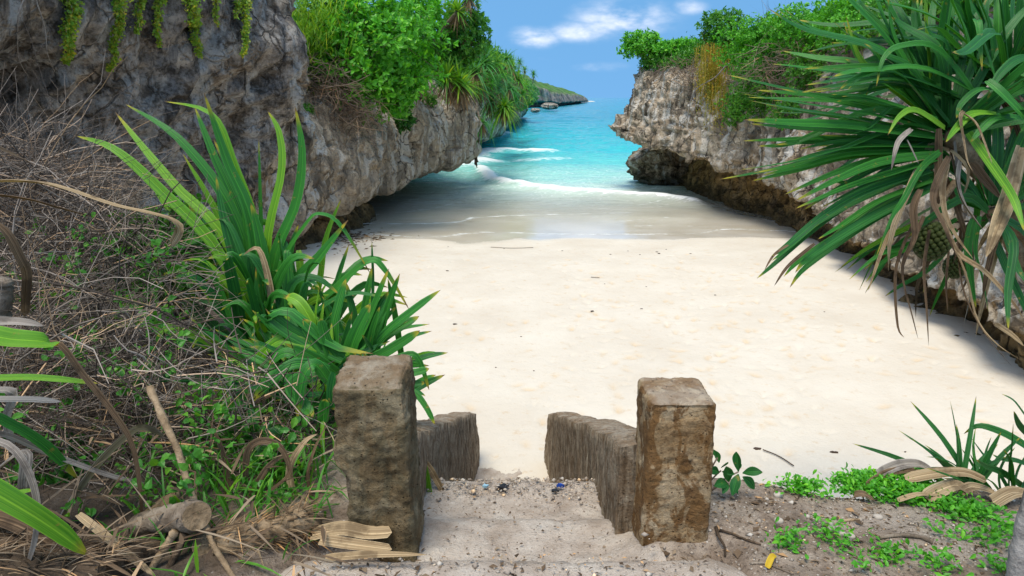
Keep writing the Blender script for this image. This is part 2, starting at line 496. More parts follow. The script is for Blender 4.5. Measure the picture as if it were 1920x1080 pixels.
def concrete_material(name, a, b_, c_, brown, streaky):
    q = NT(name)
    n = q.noise(7, 8, .65, dist=.5); f = q.noise(55, 6, .7); st = q.noise(1.0, 8, .7, q.pos((38, 38, 4.0)))
    lg = q.noise(3.2, 5, .6)
    c = q.ramp(n, [(.3, a), (.5, b_), (.68, c_)])
    c = q.mix(q.rng(st, .5, .63, 0, streaky), c, tuple(x * .3 for x in a))
    c = q.mix(q.rng(st, .50, .38, 0, streaky * .7), c, tuple(min(.6, x * 1.25) for x in c_))
    c = q.mix(q.rng(q.noise(8.5, 6, .6, q.pos((1.3, 1.3, .7)), .8), .47, .54, 0, brown), c, (.17, .080, .022))
    c = q.mix(q.rng(q.noise(19, 5, .6), .55, .63, 0, brown * .6), c, (.10, .048, .018))
    c = q.mix(q.rng(f, .55, .70, 0, .6), c, tuple(x * .4 for x in a))
    pit = q.voro(46)
    c = q.mix(q.rng(pit, .16, .06, 0, .8), c, tuple(x * .3 for x in a))
    # paler tops: light from above put into the colour of upward faces
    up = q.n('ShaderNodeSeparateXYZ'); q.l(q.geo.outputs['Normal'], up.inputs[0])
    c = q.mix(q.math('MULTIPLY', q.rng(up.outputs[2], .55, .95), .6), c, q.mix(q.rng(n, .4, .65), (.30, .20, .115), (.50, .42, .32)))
    h = q.math('ADD', q.math('ADD', n, q.math('MULTIPLY', f, .5)), q.math('ADD', q.math('MULTIPLY', q.rng(pit, 0, .2), .4), q.math('MULTIPLY', st, streaky)))
    return q.set(c, .9, q.bump(h, 1.0, .035), .2)
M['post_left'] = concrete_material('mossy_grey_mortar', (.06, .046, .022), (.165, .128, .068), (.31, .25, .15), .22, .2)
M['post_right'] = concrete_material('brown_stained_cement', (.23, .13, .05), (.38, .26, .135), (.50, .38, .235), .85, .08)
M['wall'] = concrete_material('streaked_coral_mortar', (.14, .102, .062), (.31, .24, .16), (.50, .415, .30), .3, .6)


def step_material():
    q = NT('sandy_worn_cement')
    n = q.noise(5, 8, .65); f = q.noise(70, 5, .7)
    c = q.ramp(n, [(.3, (.34, .265, .20)), (.5, (.50, .42, .34)), (.68, (.62, .55, .46))])
    c = q.mix(q.rng(f, .54, .68, 0, .55), c, (.17, .12, .08))
    c = q.mix(q.rng(q.voro(28), .15, .07, 0, .6), c, (.68, .63, .55))
    c = q.mix(q.rng(q.voro(19), .09, .04, 0, .8), c, (.06, .045, .035))
    return q.set(c, .95, q.bump(q.math('ADD', n, q.math('MULTIPLY', f, .8)), .9, .022), .1)
M['step'] = step_material()


def leaf_material(name, c1, c2, c3, trans=.35, rough=.42, spec=.4, transc=None):
    q = NT(name)
    r = q.geo.outputs['Random Per Island']
    c = q.ramp(r, [(.0, c1), (.45, c2), (.85, c3), (1.0, tuple(min(1, x * y) for x, y in zip(c3, (1.7, 1.25, .8))))])
    c = q.mix(q.rng(q.noise(1.3, 3), .35, .65, 0, .45), c, tuple(x * .7 for x in c2))
    q.set(c, rough, None, spec)
    tr = q.n('ShaderNodeBsdfTranslucent')
    hc = q.mix(1.0, c, (1.5, 1.35, .5), 'MULTIPLY'); q.l(hc, tr.inputs[0])
    ms = q.n('ShaderNodeMixShader'); ms.inputs[0].default_value = trans
    q.l(q.b.outputs[0], ms.inputs[1]); q.l(tr.outputs[0], ms.inputs[2]); q.l(ms.outputs[0], q.out.inputs['Surface'])
    return q.m
M['leaf_bright'] = leaf_material('bright_shrub_leaf', (0.058, 0.260, 0.016), (0.098, 0.403, 0.023), (0.156, 0.520, 0.033))
M['leaf_mid'] = leaf_material('green_shrub_leaf', (0.039, 0.169, 0.018), (0.065, 0.260, 0.023), (0.117, 0.351, 0.033))
M['leaf_dark'] = leaf_material('dark_shrub_leaf', (0.018, 0.098, 0.016), (0.033, 0.163, 0.021), (0.065, 0.234, 0.029))
M['leaf_lime'] = leaf_material('lime_creeper_leaf', (0.156, 0.338, 0.026), (0.260, 0.442, 0.039), (0.416, 0.442, 0.052))
M['leaf_ochre'] = leaf_material('ochre_creeper_strand', (0.169, 0.221, 0.019), (0.312, 0.286, 0.026), (0.429, 0.299, 0.039), .25)
M['leaf_blue'] = leaf_material('blue_green_pandanus_leaf', (0.046, 0.195, 0.065), (0.078, 0.286, 0.078), (0.143, 0.377, 0.072))
M['leaf_pan'] = leaf_material('yellow_green_pandanus_leaf', (0.058, 0.221, 0.019), (0.117, 0.338, 0.026), (0.260, 0.442, 0.039))
M['grass'] = leaf_material('fresh_grass_blade', (0.104, 0.312, 0.019), (0.182, 0.416, 0.026), (0.312, 0.494, 0.039))
M['dead'] = leaf_material('dead_brown_leaf', (.10, .060, .030), (.20, .13, .07), (.34, .25, .15), .12, .7, .2)
M['twig'] = leaf_material('dry_grey_twig', (.035, .026, .020), (.12, .092, .070), (.44, .37, .30), 0.0, .8, .15)
M['twig_brown'] = leaf_material('brown_shrub_branch', (.10, .07, .05), (.19, .14, .10), (.33, .26, .2), 0.0, .8, .15)
M['litter'] = leaf_material('leaf_litter', (.05, .033, .02), (.15, .10, .06), (.36, .28, .19), .05, .8, .15)
M['pebble'] = leaf_material('pale_coral_pebble', (.25, .2, .16), (.42, .36, .29), (.6, .55, .47), 0, .9, .1)


def strap_material(name, c_dark, c_mid, c_light, tip=True, dead=False):
    q = NT(name)
    uv = q.n('ShaderNodeUVMap'); uv.uv_map = 'UVMap'
    sp = q.n('ShaderNodeSeparateXYZ'); q.l(uv.outputs[0], sp.inputs[0])
    u, v = sp.outputs[0], sp.outputs[1]
    oi = q.n('ShaderNodeObjectInfo'); rnd = oi.outputs['Random']
    cmb = q.n('ShaderNodeCombineXYZ'); q.l(q.math('MULTIPLY', u, 16), cmb.inputs[0]); q.l(q.math('MULTIPLY', v, .8), cmb.inputs[1]); q.l(q.math('MULTIPLY', rnd, 40), cmb.inputs[2])
    st = q.noise(1.0, 3, .6, cmb.outputs[0])
    c = q.ramp(st, [(.34, c_dark), (.52, c_mid), (.68, c_light)])
    c = q.mix(q.rng(rnd, 0, 1, 0, .3), c, c_light)
    mid = q.math('ABSOLUTE', q.math('SUBTRACT', u, .5))
    c = q.mix(q.rng(mid, .06, .0, 0, .55), c, tuple(min(1, x * 1.7) for x in c_light))
    c = q.mix(q.rng(mid, .44, .5, 0, .5), c, tuple(min(1, x * 1.6) for x in c_light))
    blot = q.noise(7, 5, .6)
    if dead:
        c = q.mix(q.rng(blot, .5, .62, 0, .6), c, tuple(x * .45 for x in c_dark))
    else:
        vv = q.math('ADD', v, q.math('MULTIPLY', q.math('SUBTRACT', blot, .5), .10))
        vv = q.math('ADD', vv, q.math('MULTIPLY', q.math('SUBTRACT', rnd, .5), .05))
        c = q.mix(q.rng(vv, .84, .95, 0, .9), c, (.42, .36, .03))
        c = q.mix(q.rng(vv, .945, .98, 0, .95), c, (.20, .115, .045))
        c = q.mix(q.rng(q.noise(20, 5, .65), .63, .70, 0, .75), c, (.28, .22, .04))
    h = q.math('ADD', st, q.math('MULTIPLY', q.rng(mid, .08, 0), .5))
    q.set(c, .68 if dead else .42, q.bump(h, .5, .006), .2 if dead else .35)
    tr = q.n('ShaderNodeBsdfTranslucent'); q.l(q.mix(1.0, c, (1.4, 1.3, .5), 'MULTIPLY'), tr.inputs[0])
    ms = q.n('ShaderNodeMixShader'); ms.inputs[0].default_value = .12 if dead else .24
    q.l(q.b.outputs[0], ms.inputs[1]); q.l(tr.outputs[0], ms.inputs[2]); q.l(ms.outputs[0], q.out.inputs['Surface'])
    return q.m
M['strap'] = strap_material('glossy_green_strap_leaf', (.012, .10, .016), (.028, .175, .022), (.06, .27, .03))
M['strap_dark'] = strap_material('dark_green_strap_leaf', (.008, .068, .018), (.018, .125, .024), (.042, .20, .032))
M['strap_light'] = strap_material('lime_green_strap_leaf', (.06, .22, .012), (.12, .33, .018), (.22, .42, .03))
M['strap_dead'] = strap_material('tan_dead_strap_leaf', (.17, .105, .05), (.36, .25, .13), (.52, .40, .24), dead=True)
M['strap_grey'] = strap_material('grey_dead_strap_leaf', (.13, .105, .085), (.27, .23, .19), (.42, .37, .31), dead=True)
M['strap_brown'] = strap_material('brown_dead_strap_leaf', (.06, .036, .02), (.13, .082, .045), (.25, .165, .095), dead=True)


def bark_material(name, a, b_, c_, ring=0):
    q = NT(name)
    n = q.noise(12, 7, .65); f = q.noise(60, 4, .6)
    c = q.ramp(n, [(.32, a), (.5, b_), (.68, c_)])
    c = q.mix(q.rng(f, .55, .68, 0, .5), c, tuple(x * .5 for x in a))
    return q.set(c, .88, q.bump(q.math('ADD', n, q.math('MULTIPLY', f, .4)), .8, .02), .15)
M['bark'] = bark_material('grey_brown_bark', (.10, .075, .052), (.21, .165, .12), (.33, .275, .21))
M['bark_grey'] = bark_material('smooth_grey_bark', (.14, .125, .11), (.25, .23, .205), (.36, .335, .30))
M['bark_tan'] = bark_material('tan_fibrous_bark', (.13, .085, .045), (.27, .19, .11), (.42, .31, .19))
M['bark_dark'] = bark_material('dark_rotting_bark', (.035, .024, .016), (.085, .058, .036), (.16, .11, .07))


def simple(name, c, rough=.6, spec=.3):
    q = NT(name); n = q.noise(30, 4)
    return q.set(q.mix(q.rng(n, .3, .7, 0, .4), c, tuple(x * .6 for x in c)), rough, None, spec)
M['fruit'] = simple('green_brown_fruit_segment', (.085, .105, .022), .6)
M['yellow'] = simple('yellow_fallen_leaf', (.55, .36, .02))
M['red'] = simple('red_petal', (.38, .01, .012))
M['blue'] = simple('blue_plastic', (.02, .08, .42), .3)
M['black'] = simple('black_plastic_scrap', (.012, .012, .013), .4)
M['cyan'] = simple('pale_blue_plastic', (.3, .5, .6), .3)
M['weed'] = simple('dry_dark_seaweed', (.07, .045, .03), .8)


def far_green():
    q = NT('far_green_scrub')
    n = q.noise(.22, 8, .7); f = q.noise(1.2, 5, .6)
    c = q.ramp(n, [(.32, (.035, .085, .028)), (.5, (.07, .17, .04)), (.68, (.14, .26, .06))])
    nz = q.n('ShaderNodeSeparateXYZ'); q.l(q.geo.outputs['Normal'], nz.inputs[0])
    steep = q.attr('steep')
    rock = q.ramp(q.noise(.35, 7, .7, q.pos((1, 1, .4))), [(.35, (.07, .065, .06)), (.5, (.19, .17, .15)), (.65, (.36, .32, .27))])
    c = q.mix(steep, c, rock)
    return q.set(c, .9, q.bump(f, .8, .6), .1)
M['far_green'] = far_green()

# ------------------------------------------------------------------ the beach
SEA = -0.25


def sand_z(x, y):
    x = np.asarray(x, float); y = np.asarray(y, float)
    s = np.maximum(y - 16.5, 0)
    z = -0.047 * s ** 1.0
    far = np.maximum(y - 40, 0)
    z = z - .03 * far
    z = np.maximum(z, -9.5)
    p = np.stack([x * .25, y * .25, 0 * x], -1).reshape(-1, 3)
    n = fbm(p, 3).reshape(x.shape)
    fade = np.clip((26 - y) / 8, 0.25, 1)
    z = z + n * .10 * fade
    # the sand banks up gently along both cliff feet
    z = z + .10 * np.clip((np.abs(x) - 4.5) / 3, 0, 1) * np.clip((22 - y) / 6, 0, 1)
    return z


def build_sand():
    xs = np.concatenate([np.linspace(-16, -7.6, 14)[:-1], np.linspace(-7.6, 10, 400), np.linspace(10, 18, 14)[1:]])
    ys = np.concatenate([np.linspace(-3, 5.0, 12)[:-1], np.linspace(5.0, 26, 470), np.linspace(26, 60, 60)[1:], np.geomspace(62, 260, 14)])
    X, Y = np.meshgrid(xs, ys, indexing='ij')
    sc = 1 + np.maximum(Y - 30, 0) * .06
    X = X * sc
    Z = sand_z(X, Y)
    prt = np.zeros_like(Z)
    rng = np.random.default_rng(11)
    # footprints: wandering tracks across the beach, and a scuffed path on the right
    spots = []
    tracks = [((.2, 7.2), (1.8, 19)), ((.5, 7.5), (5.4, 16)), ((1.0, 8), (6.2, 13)), ((2.2, 7.6), (6.6, 17)), ((3.0, 7), (6, 11.5)),
              ((-.5, 8), (-2.6, 18)), ((2.8, 9), (4.6, 18)), ((4.2, 8), (5.6, 14)), ((3.4, 10), (7, 16)), ((1.2, 9), (2.2, 14)), ((2.6, 6.9), (4.4, 9.6))]
    for (x0, y0), (x1, y1) in tracks:
        d = math.hypot(x1 - x0, y1 - y0); nst = int(d / .36); a = math.atan2(y1 - y0, x1 - x0)
        for k in range(nst):
            t = k / nst; s = (-1) ** k * .11
            spots.append((x0 + (x1 - x0) * t - math.sin(a) * s + rng.normal(0, .09) + .35 * math.sin(4 * t + x0), y0 + (y1 - y0) * t + math.cos(a) * s + rng.normal(0, .09), a + rng.normal(0, .3)))
    for k in range(240):
        x = rng.uniform(1.2, 7); y = rng.uniform(6.8, 18)
        spots.append((x, y, rng.uniform(0, 6.3)))
    for k in range(80):
        spots.append((rng.uniform(-4, 2), rng.uniform(7, 19), rng.uniform(0, 6.3)))
    for (fx, fy, a) in spots:
        i0, i1 = np.searchsorted(xs, [fx - .3, fx + .3]); j0, j1 = np.searchsorted(ys, [fy - .3, fy + .3])
        if i1 <= i0 or j1 <= j0: continue
        dx = X[i0:i1, j0:j1] - fx; dy = Y[i0:i1, j0:j1] - fy
        u = dx * math.cos(a) + dy * math.sin(a); v = -dx * math.sin(a) + dy * math.cos(a)
        g = np.exp(-((u / .10) ** 2 + (v / .045) ** 2)); rim = np.exp(-((u / .16) ** 2 + (v / .09) ** 2)) - g
        dep = rng.uniform(.35, 1.0)
        Z[i0:i1, j0:j1] += (-.034 * g + .006 * rim) * dep
        prt[i0:i1, j0:j1] = np.maximum(prt[i0:i1, j0:j1], g * dep * (rng.random() < .5))
    wob = fbm(np.stack([X.ravel() * .22, X.ravel() * 0 + 3, Y.ravel() * .15], -1), 3).reshape(X.shape)
    wet = np.clip((Y - (19.8 + 4.2 * wob)) / 2.6 + .35, 0, 1)
    V = np.stack([X, Y, Z], -1).reshape(-1, 3)
    me = mesh_np('beach_sand', V, grid_faces(len(xs), len(ys)), True, {'wet': wet.ravel(), 'print': prt.ravel()})
    o = obj('beach_sand', me, M['sand'])
    tag(o, 'bright white sand of the small cove with footprints and a wet edge', 'beach', kind='structure')
build_sand()

seabed = obj('seabed', mesh_np('seabed', [[-9000, -60, -10], [9000, -60, -10], [9000, 12000, -10], [-9000, 12000, -10]], np.array([[0, 1, 2, 3]])), M['sand'])
tag(seabed, 'pale sandy sea floor under the turquoise water', 'seabed', kind='structure')


def seg_dist(X, Y, pts):
    best = np.full(X.shape, 1e9); along = np.zeros(X.shape)
    for k in range(len(pts) - 1):
        a = pts[k]; b = pts[k + 1]; d = b - a; l2 = d @ d
        t = np.clip(((X - a[0]) * d[0] + (Y - a[1]) * d[1]) / l2, 0, 1)
        q = np.hypot(X - a[0] - t * d[0], Y - a[1] - t * d[1])
        best = np.minimum(best, q)
    return best


def build_sea():
    ny, nx = 640, 360
    ys = 19.2 + .05 * (1.0122 ** np.arange(ny) - 1) / .0122
    ys = ys * 1.0
    s = np.linspace(-1, 1, nx); s = np.sign(s) * np.abs(s) ** 1.15
    Yg = np.broadcast_to(ys[None], (nx, ny)).copy()
    X = s[:, None] * (13 + .95 * (Yg - 19.2))
    P = np.stack([X.ravel(), Yg.ravel(), np.zeros(X.size)], -1)
    sz = sand_z(X, Yg)
    base = SEA + .26 * fbm(np.stack([P[:, 0] * .17 + 5, P[:, 1] * .05, P[:, 2]], -1), 2).reshape(X.shape)
    # swash: a thin film runs up in lobes
    depth0 = base - sz
    offs = np.clip(depth0 / .8, 0, 1)
    chop = (fbm(np.stack([X * .22, Yg * .55, 0 * X + 2], -1).reshape(-1, 3), 4).reshape(X.shape) * .36
            + fbm(np.stack([X * .9, Yg * 2.0, 0 * X + 7], -1).reshape(-1, 3), 3).reshape(X.shape) * .13)
    swell = .10 * np.sin(Yg * .62 + X * .05 + 1.5 * fbm(np.stack([X * .05, Yg * .05, 0 * X], -1).reshape(-1, 3), 2).reshape(X.shape))
    fadefar = np.clip(1 - (Yg - 200) / 500, 0.0, 1)
    Z = base + offs * (chop + swell) * fadefar
    foam = np.zeros(X.shape)
    L_ = lambda pp: np.array([on_z(a, b, SEA)[:2] for a, b in pp])
    lines = [([(902, 318), (925, 335), (955, 346), (990, 353), (1050, 360), (1150, 367), (1240, 371), (1300, 380)], .48, 1.0, .26),
             ([(985, 348), (1050, 352), (1150, 357), (1230, 362)], .55, .45, .0),
             ([(868, 303), (890, 292), (930, 284), (975, 283), (1015, 287)], 1.5, 1.0, .3),
             ([(865, 312), (890, 308), (915, 306)], 1.3, 1.0, .25),
             ([(895, 262), (915, 255), (940, 252)], 1.4, .9, .2),
             ([(940, 300), (1000, 300), (1060, 298)], .8, .5, .0),
             ([(680, 419), (740, 422), (800, 421), (860, 416), (885, 408), (920, 406), (1000, 403), (1090, 400), (1180, 396)], .13, .6, .0),
             ([(700, 402), (760, 396), (820, 388), (850, 378)], .14, .5, .0),
             ([(740, 343), (790, 344), (850, 342), (905, 340)], .22, .7, .03),
             ([(1180, 426), (1280, 424), (1380, 428), (1480, 436)], .12, .55, .0),
             ([(1000, 398), (1100, 392), (1180, 384), (1260, 373)], .14, .42, .0),
             ([(1160, 418), (1250, 407), (1350, 406), (1450, 412)], .14, .42, .0),
             ([(1180, 332), (1230, 338), (1270, 350)], .35, .4, .0)]
    wob = fbm(P * np.array([.9, .9, 1]) + 4, 3).reshape(X.shape)
    Yw = Yg + .55 * fbm(P * np.array([.45, .3, 1]) + 9, 3).reshape(X.shape)
    for pp, w, k, h in lines:
        d = seg_dist(X, Yw, L_(pp)) + .35 * w * wob
        f = k * np.exp(-(d / w) ** 2)
        foam = np.maximum(foam, f)
        Z = Z + h * np.exp(-(d / (w * 1.1)) ** 2)
    depth = Z - sz
    edge = np.clip(1 - np.abs(depth - .006) / .014, 0, 1) * .62
    foam = np.maximum(foam, edge)
    foam = np.maximum(foam, np.clip(.22 * np.exp(-((depth0 - .55) / .22) ** 2), 0, 1))
    o = obj('sea', mesh_np('sea', np.stack([X, Yg, Z], -1).reshape(-1, 3), grid_faces(nx, ny), True,
                           {'depth': depth0.ravel(), 'foam': foam.ravel()}), M['water'])
    tag(o, 'turquoise sea rolling into the cove with white foam', 'sea', kind='structure')
build_sea()


# ------------------------------------------------------------------ cliffs
def cliff_surface(keys, step, nv, seed, amp=1.0, tone_fn=None, dents=(), flute=.12, diag=0.0, tide_top=1.2):
    K = np.array(keys, dtype=float)                       # (keys, profile points, 3)
    seg = np.linalg.norm(np.diff(K[:, 3], axis=0), axis=1)
    us = np.concatenate([k + np.linspace(0, 1, max(3, int(l / (step if np.isscalar(step) else step[k]))), endpoint=False) for k, l in enumerate(seg)] + [[len(K) - 1]])
    A = catmull(K, us)                                     # (nu, P, 3)
    # even sampling of each profile
    tv = np.linspace(0, K.shape[1] - 1, nv)
    plen = np.concatenate([[0], np.cumsum(np.linalg.norm(np.diff(K, axis=1), axis=2).mean(0) * np.array([.8] + [1] * (K.shape[1] - 3) + [.35]))])
    tv = np.interp(np.linspace(0, plen[-1], nv), plen, np.arange(K.shape[1]))
    B = catmull(np.swapaxes(A, 0, 1), tv); B = np.swapaxes(B, 0, 1)   # (nu,nv,3)
    Nn = grid_normals(B)
    # outward = towards the inlet
    p = B.reshape(-1, 3)
    s = seed * 13.7
    wp = p + .35 * np.stack([fbm(p * .9 + s + k_ * 7.7, 3) for k_ in range(3)], -1)
    d = .62 * fbm(p * .42 + s, 3) + .44 * fbm(wp * np.array([1.0, 1.0, .8]) + s + 5, 4, .55) + .42 * (fbm(wp * .85 + s + 9, 4, .5, True) - .35)
    d += flute * (fbm(p * np.array([1.7, 1.7, .42]) + s + 3, 3, .5, True) - .4)
    d += .12 * (fbm(wp * 2.6 + s, 4, .6, True) - .4) + .05 * (fbm(p * 7.5 + s, 3, .6, True) - .4)
    d += .20 * (fbm(wp * np.array([.35, .35, 1.5]) + s + 21, 3, .5, True) - .45)
    # solution pits
    w = fbm(p * 2.2 + s + 31, 3)
    d -= .34 * np.clip(w - .14, 0, .4) / .3
    if diag:
        q = np.stack([(p[:, 1] * .80 - p[:, 2] * .60) * .55, (p[:, 1] * .6 + p[:, 2] * .8) * .13, p[:, 0] * .1], -1)
        wgt = np.clip((19 - p[:, 1]) / 2, 0, 1)
        d += wgt * diag * (fbm(q + 2.1, 3, .45, True) - .45)
    d = d.reshape(B.shape[:2]) * amp
    for c, r, dep in dents:
        dd = np.linalg.norm(B - np.array(c), axis=2) / r
        d -= dep * np.exp(-dd ** 2)
    V = B + Nn * d[:, :, None]
    v = np.broadcast_to(tv[None], V.shape[:2])
    n2 = fbm(p * .8 + s + 40, 3).reshape(V.shape[:2])
    tide = np.clip((3.15 - v) / .8 + n2 * .9, 0, 1)
    tone = np.full(V.shape[:2], .5) if tone_fn is None else tone_fn(V, v, n2)
    return V, Nn, {'tide': tide.ravel(), 'tone': np.clip(tone, 0, 1).ravel()}, v


def prof(Y, xs, zs, ys=None):
    ys = ys or [0] * len(xs)
    return [(x, Y + dy, z) for x, z, dy in zip(xs, zs, ys)]

#            foot  foot  notch lip   low   mid   edge  top  inland
ZL = [-.9, .0, .75, 1.0, 2.2, 3.4, 5.2, 7.6, 9.2]
LK = [
    prof(3.0, [-11.6, -11.4, -11.4, -11.0, -10.9, -10.6, -10.4, -11.6, -17], [-.9, .2, .9, 1.2, 2.4, 3.8, 6.0, 8.5, 9.5]),
    prof(8.0, [-10.5, -10.3, -10.5, -9.9, -10.0, -9.5, -9.1, -10.2, -16], [-.9, .2, .9, 1.2, 2.4, 3.9, 6.2, 8.8, 9.8]),
    prof(11.3, [-9.6, -9.4, -9.6, -8.9, -9.1, -8.5, -7.9, -9.0, -15], [-.9, .1, .9, 1.2, 2.4, 4.0, 6.2, 8.8, 9.8]),
    prof(14.2, [-8.2, -8.0, -8.3, -7.4, -7.6, -7.2, -6.5, -7.6, -14], [-.9, .0, .9, 1.1, 2.4, 4.0, 6.2, 8.6, 9.6]),
    prof(16.6, [-6.9, -6.7, -7.1, -6.15, -6.2, -6.15, -5.75, -6.7, -13], [-.9, .0, .8, 1.05, 2.3, 3.8, 6.0, 8.4, 9.4]),
    prof(18.0, [-6.4, -6.2, -6.8, -5.7, -5.65, -5.9, -6.0, -7.0, -13], [-.9, -.05, .8, 1.05, 2.2, 3.4, 5.2, 7.6, 9.0]),
    prof(19.3, [-6.2, -6.0, -6.7, -5.4, -5.3, -5.6, -6.5, -8.2, -13], [-.9, -.1, .8, 1.0, 2.1, 3.1, 4.0, 6.0, 8.0]),
    prof(21.5, [-5.9, -5.7, -6.5, -5.05, -4.9, -5.0, -5.7, -7.8, -13], [-.9, -.15, .75, .95, 2.0, 3.0, 3.8, 5.6, 7.6]),
    prof(25.0, [-5.6, -5.4, -6.6, -4.75, -4.5, -4.4, -5.1, -7.2, -13], [-1.0, -.2, .8, .95, 1.9, 3.0, 3.8, 5.4, 7.4]),
    prof(29.0, [-7.8, -7.6, -7.2, -3.65, -3.3, -3.2, -3.9, -6.2, -13], [-1.2, -.4, .95, 1.1, 1.9, 3.0, 3.8, 5.4, 7.4]),
    prof(33.0, [-7.6, -7.4, -6.6, -2.35, -1.95, -1.85, -2.5, -4.8, -13], [-1.4, -.6, 1.1, 1.3, 2.0, 3.1, 3.9, 5.4, 7.4]),
    prof(35.2, [-7.4, -7.2, -6.4, -2.7, -2.2, -2.1, -2.7, -5.0, -13], [-1.5, -.7, 1.1, 1.4, 2.1, 3.1, 3.9, 5.4, 7.4], [0, 0, 0, .4, .5, .4, .2, 0, 0]),
    prof(38.0, [-7.6, -7.4, -7.0, -5.0, -4.6, -4.4, -4.6, -6.2, -13], [-1.6, -.8, .9, 1.2, 2.0, 3.1, 4.0, 5.6, 7.4]),
    prof(44.0, [-9.0, -8.8, -8.4, -6.8, -6.4, -6.2, -6.6, -8.2, -14], [-1.8, -1., .9, 1.2, 2.0, 3.1, 4.0, 5.6, 7.4]),
]
dentsL = [(at(120, 205, 11.9), .95, 1.1), (at(30, 190, 11.5), .7, .7), (at(215, 190, 12.6), .55, .5), (at(420, 250, 15.5), .75, .8),
          (at(300, 60, 13.2), .6, .35), (at(410, 175, 15.0), .45, .5)]


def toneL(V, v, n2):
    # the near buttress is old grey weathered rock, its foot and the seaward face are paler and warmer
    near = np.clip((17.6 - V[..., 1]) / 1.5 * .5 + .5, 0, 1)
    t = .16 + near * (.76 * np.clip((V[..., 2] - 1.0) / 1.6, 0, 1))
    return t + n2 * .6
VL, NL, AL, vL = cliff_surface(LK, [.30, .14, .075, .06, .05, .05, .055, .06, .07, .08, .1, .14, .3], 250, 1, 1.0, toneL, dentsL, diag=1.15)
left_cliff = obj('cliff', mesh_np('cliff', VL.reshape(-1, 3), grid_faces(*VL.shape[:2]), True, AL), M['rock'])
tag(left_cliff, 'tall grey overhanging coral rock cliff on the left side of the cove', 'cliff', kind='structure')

RK = [
    prof(-2.0, [8.6, 8.4, 8.6, 8.2, 8.4, 8.8, 9.6, 11.6, 16], [-.9, .2, .8, 1.0, 1.8, 2.6, 3.4, 4.2, 5.0]),
    prof(4.0, [7.6, 7.4, 7.6, 7.2, 7.5, 7.9, 8.7, 10.4, 15.5], [-.9, .1, .6, .8, 1.7, 2.6, 3.6, 4.5, 5.4]),
    prof(7.0, [7.4, 7.2, 7.5, 6.95, 7.2, 7.6, 8.4, 10.0, 15], [-.9, .0, .55, .75, 1.7, 2.8, 3.9, 4.9, 6.0]),
    prof(9.0, [7.3, 7.1, 7.5, 6.9, 7.2, 7.7, 8.5, 10.0, 15], [-.9, .0, .55, .75, 1.8, 3.0, 4.3, 5.4, 6.6]),
    prof(11.0, [7.7, 7.5, 7.9, 7.2, 7.45, 7.9, 8.7, 10.0, 15], [-.9, .0, .55, .75, 1.8, 3.2, 4.8, 6.0, 7.2]),
    prof(13.5, [8.0, 7.8, 8.2, 7.4, 7.6, 8.1, 8.8, 10.0, 15], [-.9, .0, .55, .8, 1.9, 3.4, 5.2, 6.8, 8.0]),
    prof(17.0, [8.6, 8.4, 8.8, 7.85, 8.0, 8.5, 9.3, 10.6, 15], [-.9, -.05, .6, .85, 1.9, 3.3, 5.2, 6.8, 8.0]),
    prof(20.5, [9.1, 8.9, 9.4, 8.3, 8.3, 8.7, 9.5, 10.8, 15], [-.9, -.1, .7, .95, 2.0, 3.4, 5.2, 6.8, 8.0]),
    prof(24.3, [9.5, 9.3, 9.6, 8.25, 8.1, 8.4, 9.1, 10.4, 15], [-1., -.15, .9, 1.15, 2.2, 3.5, 5.1, 6.6, 7.8]),
    prof(28.5, [8.9, 8.7, 8.9, 6.9, 6.7, 7.0, 7.7, 9.2, 15], [-1.1, -.3, 1.2, 1.5, 2.4, 3.6, 5.0, 6.2, 7.6]),
    prof(32.5, [8.3, 8.1, 8.4, 5.4, 4.75, 5.5, 6.1, 7.5, 15], [-1.3, -.5, 1.5, 1.85, 2.6, 3.8, 5.2, 5.9, 7.4]),
    prof(34.0, [8.3, 8.1, 8.5, 5.3, 4.45, 5.4, 6.1, 7.5, 15], [-1.4, -.6, 1.5, 1.9, 2.6, 3.9, 5.4, 5.9, 7.4]),
    prof(35.4, [8.6, 8.4, 8.8, 6.5, 6.0, 6.4, 6.9, 8.0, 15], [-1.4, -.6, 1.4, 1.8, 2.6, 3.9, 5.3, 5.9, 7.4]),
    prof(38.0, [11, 10.8, 10.6, 9.6, 9.2, 9.4, 9.7, 10.6, 16], [-1.6, -.8, 1.2, 1.6, 2.5, 3.8, 5.2, 5.9, 7.4]),
    prof(44.0, [15, 14.8, 14.6, 13.6, 13.4, 13.6, 13.9, 14.8, 20], [-1.8, -1., 1.2, 1.6, 2.5, 3.8, 5.2, 5.9, 7.4]),
]


def toneR(V, v, n2):
    return .30 - .12 * np.clip((V[..., 1] - 20) / 10, 0, 1) + n2 * .9
VR, NR, AR, vR = cliff_surface(RK, [.3, .12, .06, .05, .05, .055, .06, .065, .07, .075, .07, .05, .08, .3], 240, 2, 1.0, toneR, [], flute=.16)
right_cliff = obj('cliff', mesh_np('cliff', VR.reshape(-1, 3), grid_faces(*VR.shape[:2]), True, AR), M['rock'])
tag(right_cliff, 'undercut tan coral rock cliff along the right side of the cove', 'cliff', kind='structure')


def bvh_of(V):
    F = grid_faces(*V.shape[:2])
    return BVHTree.FromPolygons([tuple(x) for x in V.reshape(-1, 3).tolist()], F.tolist())
BV = {'L': bvh_of(VL[:, ::2] if False else VL[::2, ::2]), 'R': bvh_of(VR[::2, ::2])}


def hit(px, py, which, off=0.0):
    """where the sight line meets that cliff, lifted a little off the rock"""
    d = unit(ray(px, py))
    h = BV[which].ray_cast(Vector(CAM), Vector(d))
    if h[0] is None:
        return None
    n = np.array(h[1]); n = n if n @ d < 0 else -n
    return np.array(h[0]) + n * off


